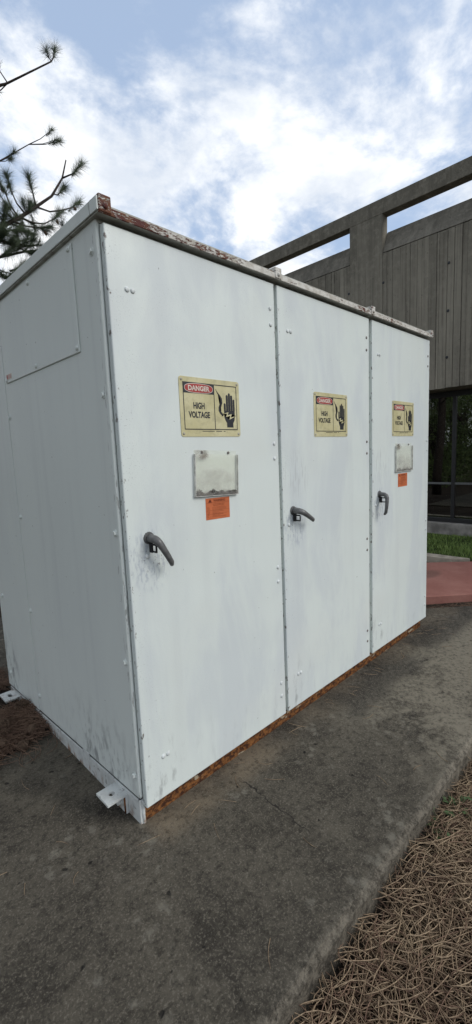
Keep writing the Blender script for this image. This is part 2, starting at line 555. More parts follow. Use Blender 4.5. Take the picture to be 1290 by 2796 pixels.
def pouch_mat():
    m = Mat('cloudy_clear_plastic', 0.3, 0.5)
    nt = m.nt
    X, Y, Z = m.xyz(m.obj)
    out = nt.nodes['Material Output']
    dirt = m.n(1.0, 5, 0.65, sc3=(16, 16, 16), dist=0.4)
    edgez = m.sub(1.0, m.r(Z, 0.004, 0.045))
    mid = m.blob((X, Z), (0.13, 0.045), (0.17, 0.10))
    cor = m.blob((X, Z), (0.045, 0.19), (0.05, 0.035))
    d = m.add(m.mul(edgez, 0.30), m.add(m.mul(mid, 0.34), m.mul(cor, 0.85)))
    dd = m.mul(d, m.r(dirt, 0.30, 0.62))
    c = m.mix(mth(nt, 'MINIMUM', dd, 1.0), (0.85, 0.84, 0.80), (0.16, 0.115, 0.07))
    m.col(c)
    tr = nd(nt, 'ShaderNodeBsdfTransparent')
    tr.inputs['Color'].default_value = (1.0, 1.0, 0.985, 1)
    mx = nd(nt, 'ShaderNodeMixShader')
    fac = mth(nt, 'MINIMUM', m.add(0.03, m.mul(dd, 0.36)), 1.0)
    nt.links.new(fac, mx.inputs[0])
    nt.links.new(tr.outputs[0], mx.inputs[1])
    nt.links.new(m.b.outputs[0], mx.inputs[2])
    nt.links.new(mx.outputs[0], out.inputs['Surface'])
    return m.m


M['glass'] = glass_mat()
M['pouch'] = pouch_mat()
M['pouch_rim'] = simple('dirty_plastic_edge', (0.55, 0.54, 0.50), 0.4, 0.4, var=0.25, scale=40)

# ------------------------------------------------------------------ object helpers


def link(name, me, mat=None, parent=None, loc=None):
    o = bpy.data.objects.new(name, me)
    COL.objects.link(o)
    if mat is not None and me is not None and not me.materials:
        me.materials.append(mat)
    if loc is not None:
        o.location = loc
    if parent is not None:
        o.parent = parent
    return o


def tag(o, label, cat, group=None):
    o['label'] = label
    o['category'] = cat
    if group:
        o['group'] = group
    return o


def empty(name, loc=(0, 0, 0)):
    o = bpy.data.objects.new(name, None)
    o.empty_display_size = 0.1
    o.location = loc
    COL.objects.link(o)
    return o


def mesh_from_bm(name, bm, smooth=False):
    bmesh.ops.recalc_face_normals(bm, faces=bm.faces)
    me = bpy.data.meshes.new(name)
    bm.to_mesh(me)
    bm.free()
    if smooth:
        for p in me.polygons:
            p.use_smooth = True
    return me


def box_bm(x0, x1, y0, y1, z0, z1, bevel=0.0, seg=2):
    bm = bmesh.new()
    bmesh.ops.create_cube(bm, size=1.0)
    for v in bm.verts:
        v.co = Vector((x0 + (v.co.x + .5) * (x1 - x0), y0 + (v.co.y + .5) * (y1 - y0), z0 + (v.co.z + .5) * (z1 - z0)))
    if bevel:
        bmesh.ops.bevel(bm, geom=list(bm.edges), offset=bevel, segments=seg, affect='EDGES', profile=0.5)
    return bm


def box(name, x0, x1, y0, y1, z0, z1, mat, parent=None, bevel=0.0, seg=2, loc=None):
    return link(name, mesh_from_bm(name, box_bm(x0, x1, y0, y1, z0, z1, bevel, seg)), mat, parent, loc)


def hexa(name, bot, top, mat, parent=None, bevel=0.0, seg=2):
    """bot/top: 4 points each, same winding"""
    bm = bmesh.new()
    b = [bm.verts.new(p) for p in bot]
    t = [bm.verts.new(p) for p in top]
    bm.faces.new(b[::-1])
    bm.faces.new(t)
    n = len(b)
    for i in range(n):
        bm.faces.new((b[i], b[(i + 1) % n], t[(i + 1) % n], t[i]))
    if bevel:
        bmesh.ops.bevel(bm, geom=list(bm.edges), offset=bevel, segments=seg, affect='EDGES', profile=0.5)
    return link(name, mesh_from_bm(name, bm), mat, parent)


def sweep_mesh(name, path, radii, sides=8, flat=1.0, caps=True, smooth=True, up=None):
    """tube along path; radii scalar list; flat squashes the second axis"""
    path = [Vector(p) for p in path]
    n = len(path)
    verts, faces = [], []
    t0 = (path[1] - path[0]).normalized()
    a = Vector(up) if up else (Vector((0, 0, 1)) if abs(t0.z) < 0.9 else Vector((1, 0, 0)))
    for i in range(n):
        t = (path[min(i + 1, n - 1)] - path[max(i - 1, 0)]).normalized()
        a = (a - t * a.dot(t))
        a = a.normalized() if a.length > 1e-6 else t.orthogonal().normalized()
        b = t.cross(a)
        for k in range(sides):
            ang = 2 * math.pi * (k + 0.5) / sides
            verts.append(path[i] + (a * math.cos(ang) + b * math.sin(ang) * flat) * radii[i])
    for i in range(n - 1):
        for k in range(sides):
            k2 = (k + 1) % sides
            faces.append((i * sides + k, i * sides + k2, (i + 1) * sides + k2, (i + 1) * sides + k))
    if caps:
        faces.append(tuple(range(sides))[::-1])
        faces.append(tuple((n - 1) * sides + k for k in range(sides)))
    me = bpy.data.meshes.new(name)
    me.from_pydata([tuple(v) for v in verts], [], faces)
    me.validate()
    if smooth:
        for p in me.polygons:
            p.use_smooth = len(p.vertices) == 4
    return me


def np_mesh(name, verts, faces):
    """verts (n,3), faces (m,k) with constant k"""
    me = bpy.data.meshes.new(name)
    verts = np.ascontiguousarray(verts, dtype=np.float32)
    faces = np.ascontiguousarray(faces, dtype=np.int32)
    me.vertices.add(len(verts))
    me.vertices.foreach_set('co', verts.ravel())
    k = faces.shape[1]
    me.loops.add(faces.size)
    me.loops.foreach_set('vertex_index', faces.ravel())
    me.polygons.add(len(faces))
    me.polygons.foreach_set('loop_start', np.arange(0, faces.size, k, dtype=np.int32))
    me.polygons.foreach_set('loop_total', np.full(len(faces), k, dtype=np.int32))
    me.update(calc_edges=True)
    return me


def dome_mesh(name, r, h, axis, seg=10):
    """rounded rivet head, base at origin, pointing along axis ('-y' or '-x')"""
    verts, faces = [], []
    rings = [(1.0, 0.0), (0.96, 0.45), (0.72, 0.82), (0.34, 0.98)]
    for rr, hh in rings:
        for k in range(seg):
            a = 2 * math.pi * k / seg
            verts.append((r * rr * math.cos(a), r * rr * math.sin(a), h * hh))
    for i in range(len(rings) - 1):
        for k in range(seg):
            k2 = (k + 1) % seg
            faces.append((i * seg + k, i * seg + k2, (i + 1) * seg + k2, (i + 1) * seg + k))
    faces.append(tuple((len(rings) - 1) * seg + k for k in range(seg)))
    if axis == '-y':
        verts = [(x, -z, y) for x, y, z in verts]
    elif axis == '-x':
        verts = [(-z, x, y) for x, y, z in verts]
    me = bpy.data.meshes.new(name)
    me.from_pydata(verts, [], faces)
    for p in me.polygons:
        p.use_smooth = True
    return me


def hex_mesh(name, r, h, axis):
    """hex bolt head over a washer"""
    verts, faces = [], []

    def prism(n, rr, z0, z1, rot=0.3):
        o = len(verts)
        for z in (z0, z1):
            for k in range(n):
                a = 2 * math.pi * k / n + rot
                verts.append((rr * math.cos(a), rr * math.sin(a), z))
        for k in range(n):
            k2 = (k + 1) % n
            faces.append((o + k, o + k2, o + n + k2, o + n + k))
        faces.append(tuple(o + n + k for k in range(n)))
    prism(14, r * 1.45, 0.0, h * 0.22)
    prism(6, r, h * 0.2, h)
    if axis == '-y':
        verts = [(x, -z, y) for x, y, z in verts]
    elif axis == '-x':
        verts = [(-z, x, y) for x, y, z in verts]
    me = bpy.data.meshes.new(name)
    me.from_pydata(verts, [], faces)
    return me


def poly_prism_xz(name, pts, y0, y1, mat, parent=None):
    """flat plate: outline pts in x,z, thickness from y0 (front) to y1 (back)"""
    bm = bmesh.new()
    f = [bm.verts.new((x, y0, z)) for x, z in pts]
    b = [bm.verts.new((x, y1, z)) for x, z in pts]
    bm.faces.new(f)
    bm.faces.new(b[::-1])
    n = len(pts)
    for i in range(n):
        bm.faces.new((f[i], b[i], b[(i + 1) % n], f[(i + 1) % n]))
    bmesh.ops.triangulate(bm, faces=[x for x in bm.faces if len(x.verts) > 4])
    return link(name, mesh_from_bm(name, bm), mat, parent)


def rrect(x0, x1, z0, z1, r, n=5):
    pts = []
    for cx, cz, a0 in ((x1 - r, z1 - r, 0), (x0 + r, z1 - r, 90), (x0 + r, z0 + r, 180), (x1 - r, z0 + r, 270)):
        for k in range(n + 1):
            a = math.radians(a0 + 90 * k / n)
            pts.append((cx + r * math.cos(a), cz + r * math.sin(a)))
    return pts


def text_mesh(name, body, w, h, x, z, y, bold=0.0, fit=True):
    """flat lettering in the xz plane, centred at x,z, scaled into w by h"""
    cu = bpy.data.curves.new(name, 'FONT')
    cu.body = body
    cu.offset = bold
    cu.resolution_u = 3
    cu.fill_mode = 'FRONT' if cu.dimensions == '2D' else cu.fill_mode
    o = bpy.data.objects.new(name, cu)
    COL.objects.link(o)
    dg = bpy.context.evaluated_depsgraph_get()
    me = bpy.data.meshes.new_from_object(o.evaluated_get(dg))
    bpy.data.objects.remove(o)
    bpy.data.curves.remove(cu)
    co = np.zeros(len(me.vertices) * 3, dtype=np.float32)
    me.vertices.foreach_get('co', co)
    co = co.reshape(-1, 3)
    mn, mx = co.min(0), co.max(0)
    sx, sz = w / (mx[0] - mn[0]), h / (mx[1] - mn[1])
    out = np.zeros_like(co)
    out[:, 0] = x + (co[:, 0] - (mn[0] + mx[0]) / 2) * sx
    out[:, 2] = z + (co[:, 1] - (mn[1] + mx[1]) / 2) * sz
    out[:, 1] = y
    me.vertices.foreach_set('co', out.ravel())
    me.update()
    me.name = name
    return me


# ------------------------------------------------------------------ GROUND AND SETTING
PAD_Z = -0.085


def struct(o):
    o['kind'] = 'structure'
    return o


def grid_sheet(name, x0, x1, y0, y1, nx, ny, zf, mat):
    xs = np.linspace(x0, x1, nx)
    ys = np.linspace(y0, y1, ny)
    verts = [(x, y, zf(x, y)) for y in ys for x in xs]
    faces = [(j * nx + i, j * nx + i + 1, (j + 1) * nx + i + 1, (j + 1) * nx + i) for j in range(ny - 1) for i in range(nx - 1)]
    me = np_mesh(name, np.array(verts), np.array(faces))
    for p in me.polygons:
        p.use_smooth = True
    return link(name, me, mat)


def build_ground():
    # one sheet to the horizon
    struct(grid_sheet('ground', -500, 500, -500, 500, 41, 41, lambda x, y: -0.34, M['far']))
    # the soil bed that surrounds pad, walkway and lawn
    def zs(x, y):
        n = mnoise.noise(Vector((x * 1.3, y * 1.3, 0))) * 0.02 + mnoise.noise(Vector((x * 5, y * 5, 3))) * 0.008
        z = -0.205 + n
        if x > 2.9 and y > -0.7:
            z = -0.115 + n * 0.5
        return z
    struct(grid_sheet('soil_bed', -6, 6.9, -4.5, 9, 150, 150, zs, M['soil']))
    # concrete pad with an uneven worn front edge
    bm = bmesh.new()
    top, drop, bot = [], [], []
    xs = np.linspace(-2.6, 4.36, 240)
    for x in xs:
        w = mnoise.noise(Vector((x * 6, 0, 5))) * 0.007 + mnoise.noise(Vector((x * 22, 1, 5))) * 0.005
        top.append((x, -0.795 + w, PAD_Z))
        drop.append((x, -0.815 + w * 1.6, PAD_Z - 0.016 - abs(w)))
        bot.append((x, -0.822 + mnoise.noise(Vector((x * 14, 4, 8))) * 0.012, -0.36))
    outline_tail = [(3.31, 0.172), (3.12, 0.36), (3.12, 3.36), (-2.6, 3.36)]
    tv = [bm.verts.new(p) for p in top]
    dv = [bm.verts.new(p) for p in drop]
    bv = [bm.verts.new(p) for p in bot]
    tail_t = [bm.verts.new((x, y, PAD_Z)) for x, y in outline_tail]
    tail_b = [bm.verts.new((x, y, -0.36)) for x, y in outline_tail]
    for i in range(len(xs) - 1):
        bm.faces.new((tv[i], dv[i], dv[i + 1], tv[i + 1]))
        bm.faces.new((dv[i], bv[i], bv[i + 1], dv[i + 1]))
    bm.faces.new(tv + tail_t)
    ring_t = [tv[-1]] + tail_t + [tv[0]]
    ring_b = [bv[-1]] + tail_b + [bv[0]]
    for i in range(len(ring_t) - 1):
        bm.faces.new((ring_t[i], ring_b[i], ring_b[i + 1], ring_t[i + 1]))
    bmesh.ops.triangulate(bm, faces=[f for f in bm.faces if len(f.verts) > 4])
    me = mesh_from_bm('concrete_pad', bm)
    struct(link('concrete_pad', me, M['pad']))
    # red painted walkway, set askew
    def slab(name, pts, z0, z1, mat, bev=0.0):
        o = hexa(name, [(x, y, z0) for x, y in pts], [(x, y, z1) for x, y in pts], mat, None, bev, 3)
        return struct(o)
    slab('red_walkway', [(3.30, 0.425), (6.35, -2.22), (6.95, -1.55), (4.32, 1.38)], -0.30, -0.03, M['red'], 0.012)
    # lawn slab and its pale kerb
    slab('lawn', [(5.36, 0.43), (6.62, -0.85), (6.99, -0.85), (6.99, 9.0), (5.36, 9.0)], -0.30, -0.055, M['turf'])
    slab('kerb', [(5.18, 0.605), (5.345, 0.425), (5.345, 9.0), (5.18, 9.0)], -0.30, -0.022, M['kerb'], 0.01)


build_ground()

# ------------------------------------------------------------------ CONCRETE BUILDING
XW = 6.55          # face of the upper wall
XG = 7.12          # glass line


def build_building():
    root = empty('concrete_building', (XW, 2.3, -0.2))
    def P(o):
        o.parent = root
        o.matrix_parent_inverse = Matrix.Translation(-root.location)
        return o
    y_lo, y_hi = -4.6, 11.0
    pil = [(-3.93, -3.31), (-1.86, -1.24), (0.22, 0.84), (2.307, 2.928), (5.0, 5.62), (7.08, 7.70), (9.16, 9.78)]
    # keep the bay right of the seen pilaster open as in the photograph
    pil = [(-4.6, -4.0), (-2.42, -1.80), (-0.055, 0.565), (2.307, 2.928), (5.0, 5.62), (7.69, 8.31), (10.38, 11.0)]
    P(box('upper_wall', XW + 0.03, XW + 0.30, y_lo, y_hi, 2.387, 4.746, M['wall']))
    # boards
    shared = {}
    y = y_lo + 0.01
    rb = random.Random(3)
    spans = []
    edges = [y_lo] + [e for p in pil for e in p] + [y_hi]
    for i in range(len(pil) - 1):
        spans.append((pil[i][1], pil[i + 1][0]))
    for a, b in spans:
        n = max(1, int(round((b - a) / 0.098)))
        w = (b - a) / n
        y = a
        cuts = [a + w * k + (rb.uniform(-0.03, 0.03) if 0 < k < n else 0) for k in range(n + 1)]
        for k in range(n):
            proud = rb.choice([0.0, 0.002, 0.004, 0.008])
            wid = cuts[k + 1] - cuts[k] - rb.choice([0.0015, 0.003, 0.007])
            o = P(box('board_strip', XW + 0.004 + proud, XW + 0.05, cuts[k], cuts[k] + wid, 2.384 + rb.uniform(0, 0.01), 4.742, M['wall'], bevel=0.003, seg=1))
    for a, b in pil:
        P(box('pilaster', XW, XW + 0.18, a, b, 2.38, 5.37, M['frame_wall'], bevel=0.008))
        # cast joint line across the pilaster
    for i in range(len(pil) - 1):
        a, b = pil[i][1], pil[i + 1][0]
        P(hexa('coping', [(XW + 0.006, a, 4.752), (XW + 0.40, a, 4.752), (XW + 0.40, b, 4.752), (XW + 0.006, b, 4.752)],
               [(XW + 0.18, a, 5.125), (XW + 0.40, a, 5.125), (XW + 0.40, b, 5.125), (XW + 0.18, b, 5.125)], M['coping'], None, 0.008))
    P(box('top_beam', XW - 0.003, XW + 0.184, y_lo, y_hi, 5.366, 5.608, M['frame_wall'], bevel=0.008))
    # tie holes left by the formwork
    hm = dome_mesh('tie_hole', 0.022, 0.004, '-x', 12)
    for py, pz in ((1.223, 4.249), (1.228, 2.855), (2.29, 4.27), (2.955, 4.272), (1.223, 3.55), (2.29, 2.86), (3.9, 4.26), (4.6, 4.26)):
        P(link('tie_hole', hm, M['ink'], None, (XW + 0.003, py, pz)))
    # soffit, roof, end walls and the dim room
    P(box('soffit', XW + 0.31, 11.4, y_lo, y_hi, 2.392, 2.60, M['coping']))
    P(box('roof_slab', XW + 0.31, 11.4, y_lo, y_hi, 4.60, 4.745, M['coping']))
    P(box('end_wall', XG + 0.1, 11.4, y_lo - 0.25, y_lo, -0.3, 4.745, M['frame_wall']))
    P(box('end_wall', XG + 0.1, 11.4, y_hi, y_hi + 0.25, -0.3, 4.745, M['frame_wall']))
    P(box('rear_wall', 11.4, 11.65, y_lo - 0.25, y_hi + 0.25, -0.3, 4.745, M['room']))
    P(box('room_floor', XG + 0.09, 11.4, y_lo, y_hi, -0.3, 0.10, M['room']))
    P(box('sill_curb', 6.985, XG + 0.08, y_lo, y_hi, -0.32, 0.145, M['curb'], bevel=0.012))
    # glazing
    P(box('window_head', XG - 0.03, XG + 0.05, y_lo, y_hi, 2.30, 2.40, M['alu']))
    P(box('window_sill', XG - 0.03, XG + 0.05, y_lo, y_hi, 0.147, 0.222, M['alu'], bevel=0.004))
    pitch = 1.06
    k0 = -5
    ys = [1.285 + pitch * k for k in range(k0, 10)]
    gap = 0.0
    for i, ym in enumerate(ys):
        P(box('mullion', XG - 0.035, XG + 0.045, ym - 0.027, ym + 0.027, 0.222, 2.30, M['alu'], bevel=0.003))
        if i + 1 < len(ys):
            a, b = ym + 0.027, ys[i + 1] - 0.027
            wn = P(empty('window', (XG, (a + b) / 2, 0.222)))
            def W(o):
                o.parent = wn
                o.matrix_parent_inverse = Matrix.Translation(-Vector((XG, (a + b) / 2, 0.222)))
                return o
            W(box('transom', XG - 0.028, XG + 0.04, a, b, 0.812, 0.846, M['alu_edge'], bevel=0.003))
            W(box('pane', XG, XG + 0.008, a, b, 0.222, 0.812, M['glass']))
            W(box('pane', XG, XG + 0.008, a, b, 0.846, 2.30, M['glass']))
    tag(root, 'grey board-formed concrete building with beam-topped parapet and black-framed windows', 'building')
    # slatted screen standing inside behind the glass
    s = empty('slatted_screen', (7.45, 1.9, 0.10))
    def Q(o):
        o.parent = s
        o.matrix_parent_inverse = Matrix.Translation(-s.location)
        return o
    Q(box('top_rail', 7.43, 7.52, 1.40, 2.95, 1.48, 1.62, M['slat'], bevel=0.01))
    Q(box('bottom_rail', 7.43, 7.52, 1.40, 2.95, 0.10, 0.20, M['slat']))
    sm = mesh_from_bm('slat', box_bm(-0.012, 0.012, -0.016, 0.016, 0, 1.30, 0.004, 1))
    for k in range(26):
        Q(link('slat', sm, M['slat'], None, (7.475, 1.43 + k * 0.058, 0.19)))
    tag(s, 'dark screen of upright slats standing behind the window glass', 'screen')


build_building()

# ------------------------------------------------------------------ THE CABINET
DOORS = [(0.0, 0.936), (0.958, 1.892), (1.931, 2.871)]
DH = 2.328


def build_cabinet():
    root = empty('electrical_cabinet', (0, 0, 0))
    XS = -0.015
    D = 1.72
    rv = dome_mesh('rivet', 0.0105, 0.006, '-y')
    rv.materials.append(M['bolt'])
    rvd = dome_mesh('rivet_dark', 0.009, 0.005, '-y')
    rvd.materials.append(M['dark_bolt'])
    hb = hex_mesh('bolt', 0.0105, 0.010, '-x')
    hb.materials.append(M['side'])
    # inner frame behind doors
    box('frame', 0.004, 2.868, 0.032, 0.06, 0.004, 2.334, M['side'], root)
    box('header', -0.010, 2.862, 0.028, 0.062, 2.3345, 2.3445, M['header'], root)
    # side panels (their lower edge drops slightly to the back)
    def zb(y):
        return 0.036 - 0.0455 * y
    def side(name, y0, y1, mat, bev):
        return hexa(name, [(XS, y0, zb(y0)), (0.003, y0, zb(y0)), (0.003, y1, zb(y1)), (XS, y1, zb(y1))],
                    [(XS, y0, 2.351), (0.003, y0, 2.351), (0.003, y1, 2.351), (XS, y1, 2.351)], mat, root, bev, 3)
    sp = side('side_panel', 0.029, 1.158, M['side'], 0.0085)
    sp2 = side('side_panel', 1.1605, D, M['side'], 0.0015)
    box('back_panel', 0.004, 2.868, D - 0.02, D - 0.004, -0.05, 2.35, M['side'], root)
    rp = box('end_panel', 2.852, 2.867, 0.061, D - 0.021, 0.0, 2.35, M['side'], root, 0.004)
    for (y, z) in ((0.070, 2.246), (0.067, 1.729), (0.059, 1.191), (0.060, 0.648), (0.059, 0.136)):
        link('bolt', hb, None, sp, (XS, y, z))
    for z in (1.737, 1.181, 0.623, 0.090):
        link('bolt', hb, None, sp, (XS, 1.128, z))
    for z in (2.1, 1.6, 1.15, 0.610, 0.068):
        link('bolt', hb, None, sp2, (XS, 1.645, z))
    # raised access panel
    ap = box('access_panel', XS - 0.006, XS - 0.0005, 0.222, 1.113, 1.917, 2.330, M['side'], root, 0.0025, 1)
    am = dome_mesh('screw', 0.0110, 0.008, '-x')
    am.materials.append(M['side'])
    for y, z in ((0.247, 2.312), (0.240, 1.936), (0.681, 2.312), (0.678, 1.938), (1.092, 2.312), (1.098, 1.932)):
        link('screw', am, None, ap, (XS - 0.006, y, z))
    # roof
    rf = box('roof', -0.028, 2.862, -0.018, D + 0.03, 2.3455, 2.378, M['header'], root)
    box('roof_flange', -0.034, -0.0285, -0.024, D + 0.035, 2.350, 2.396, M['side'], root, 0.0015, 1)
    box('roof_flange', 2.8625, 2.868, -0.018, D + 0.035, 2.350, 2.396, M['side'], root, 0.0015, 1)
    box('roof_rail', -0.028, 2.862, -0.0245, -0.0185, 2.3435, 2.3695, M['rail'], root, 0.0015, 1)
    lug_mesh = mesh_from_bm('lifting_lug', box_bm(0, 0.049, 0, 0.075, 0, 0.052, 0.004, 2))
    lb = dome_mesh('lug_bolt', 0.010, 0.008, '-y')
    lb.materials.append(M['rail'])
    for i, x in enumerate((-0.0275, 0.918, 1.875, 2.820)):
        lg = link('lifting_lug', lug_mesh, M['rail'], root, (x, -0.029, 2.3465))
        if i == 0:
            lg.scale = (1, 1, 1.12)
        link('lug_bolt', lb, None, lg, (0.024, 0.0005, 0.018))
    # base
    bc = box('base_channel', 0.006, 2.842, 0.037, 0.06, PAD_Z - 0.004, 0.003, M['rust'], root)
    hexa('base_channel', [(XS, 0.034, PAD_Z - 0.004), (0.005, 0.034, PAD_Z - 0.004), (0.005, D - 0.02, PAD_Z - 0.004), (XS, D - 0.02, PAD_Z - 0.004)],
         [(XS, 0.034, 0.027), (0.005, 0.034, 0.027), (0.005, D - 0.02, -0.055), (XS, D - 0.02, -0.055)], M['base'], root, 0.002, 1)
    box('base_channel', 2.82, 2.845, 0.061, D - 0.02, PAD_Z - 0.004, -0.001, M['rust'], root)
    hexa('gap_shade_strip', [(XS + 0.005, 0.036, 0.028), (0.004, 0.036, 0.028), (0.004, D - 0.03, -0.055), (XS + 0.005, D - 0.03, -0.055)],
         [(XS + 0.005, 0.036, 0.040), (0.004, 0.036, 0.040), (0.004, D - 0.03, -0.038), (XS + 0.005, D - 0.03, -0.038)], M['hasp'], root)  # near-black strip standing in for the shade in the panel gap
    # weld bead at the corner
    path = [(0.001 + mnoise.noise(Vector((k * 3.1, 0, 0))) * 0.003, 0.033 + mnoise.noise(Vector((0, k * 2.7, 1))) * 0.004, -0.088 + k * 0.0095) for k in range(13)]
    link('weld_bead', sweep_mesh('weld_bead', path, [0.007 + 0.0025 * mnoise.noise(Vector((k * 1.7, 5, 2))) for k in range(13)], 7), M['base'], root)
    # small joint plate on the long base
    box('joint_plate', XS - 0.004, XS - 0.0005, 0.495, 0.565, -0.012, 0.024, M['base'], root, 0.001, 1)

    # anchor brackets: angle iron with a slotted top leg
    def bracket(y0, y1, z, slot):
        b = empty('anchor_bracket', (XS, (y0 + y1) / 2, z))
        b.parent = root
        L = 0.098
        hy = (y1 - y0) / 2
        n = 28
        bm = bmesh.new()
        ring = {}
        for side_, zz in (('t', 0.0), ('b', -0.010)):
            outer, inner = [], []
            for k in range(n):
                a = 2 * math.pi * (k + 0.5) / n
                ca, sa = math.cos(a), math.sin(a)
                s = 1.0 / max(abs(ca), abs(sa))
                outer.append(bm.verts.new((-L / 2 + ca * s * L / 2, sa * s * hy, zz)))
                inner.append(bm.verts.new((-L / 2 - 0.002 + ca * 0.014, sa * 0.014 * slot, zz)))
            ring[side_] = (outer, inner)
        (to, ti), (bo, bi) = ring['t'], ring['b']
        for k in range(n):
            k2 = (k + 1) % n
            bm.faces.new((to[k], to[k2], ti[k2], ti[k]))
            bm.faces.new((bo[k2], bo[k], bi[k], bi[k2]))
            bm.faces.new((to[k2], to[k], bo[k], bo[k2]))
            bm.faces.new((ti[k], ti[k2], bi[k2], bi[k]))
        link('top_leg', mesh_from_bm('top_leg', bm), M['base'], b)
        h = z - PAD_Z
        box('side_leg', -0.013, -0.0005, -hy + 0.001, hy - 0.001, -h, -0.0105, M['base'], b, 0.0015, 1)
        hm = hex_mesh('bracket_bolt', 0.014, 0.022, '-x')
        hm.materials.append(M['base'])
        link('bolt', hm, None, b, (-0.0125, -0.012, -h * 0.52))
        if h > 0.06:
            box('weld_streak', -0.0155, -0.0137, -hy + 0.002, -hy + 0.014, -h + 0.002, -0.012, M['rust'], b)
    bracket(0.130, 0.236, 0.010, 1.0)
    bracket(1.478, 1.612, -0.045, 1.8)

    # doors
    for i, (x0, x1) in enumerate(DOORS):
        w = x1 - x0
        d = box('door', 0, w, 0, 0.030, 0, DH, M['door'], root, 0.0055, 3, (x0, 0, 0))
        hl = [(0.079, 2.115), (0.104, 2.115), (0.098, 0.192), (0.123, 0.192)]
        for hx, hz in hl:
            link('rivet', rv, None, d, (hx, 0.0003, hz))
        for hz in (2.202, 2.124, 1.530, 1.453, 0.866, 0.787, 0.200, 0.122):
            link('rivet', rvd if i == 1 or (i == 2 and hz < 2) is False and i == 2 else rv, None, d, (w - 0.035, 0.0003, hz))
        link('rivet', rv, None, d, (0.088 - (0.04 if i else 0), 0.0003, 1.085))

    # handles
    for (x, z), (dx, dz) in (((0.100, 1.160), (0.073, -0.117)), ((1.045, 1.160), (0.118, -0.066)), ((2.030, 1.160), (-0.008, -0.138))):
        h = empty('door_handle', (x, 0, z))
        h.parent = root
        u = Vector((dx, 0, dz)).normalized()
        o = Vector((0, -1, 0))
        pts = [o * -0.001, o * 0.020, o * 0.040 + u * 0.002, o * 0.053 + u * 0.010, o * 0.059 + u * 0.024, o * 0.060 + u * 0.055, o * 0.058 + u * 0.095, o * 0.054 + u * 0.128, o * 0.046 + u * 0.140, o * 0.040 + u * 0.143]
        rad = [0.0190, 0.0185, 0.0175, 0.0165, 0.0155, 0.0142, 0.0130, 0.0120, 0.0100, 0.0060]
        side_ = o.cross(u)
        lever = link('lever', sweep_mesh('lever', pts, rad, 8, 0.86, up=tuple(side_)), M['handle'], h)
        # escutcheon and padlock eye
        link('collar', sweep_mesh('collar', [(0, 0.001, 0), (0, -0.006, 0)], [0.026, 0.024], 16), M['handle'], h)
        loop = []
        for k in range(17):
            a = 2 * math.pi * k / 16
            loop.append((0.002, -0.031 + 0.019 * max(-0.85, min(0.85, math.cos(a) * 1.25)), -0.040 + 0.017 * max(-0.85, min(0.85, math.sin(a) * 1.25))))
        link('padlock_eye', sweep_mesh('padlock_eye', loop, [0.0042] * 17, 6, caps=False, up=(1, 0, 0)), M['hasp'], h)
        box('eye_post', -0.002, 0.006, -0.020, -0.0005, -0.060, -0.018, M['hasp'], h, 0.001, 1)
    tag(root, 'tall white steel electrical cabinet with three doors on rusty base', 'cabinet')


build_cabinet()

# ------------------------------------------------------------------ SIGNS, POUCHES, STICKERS


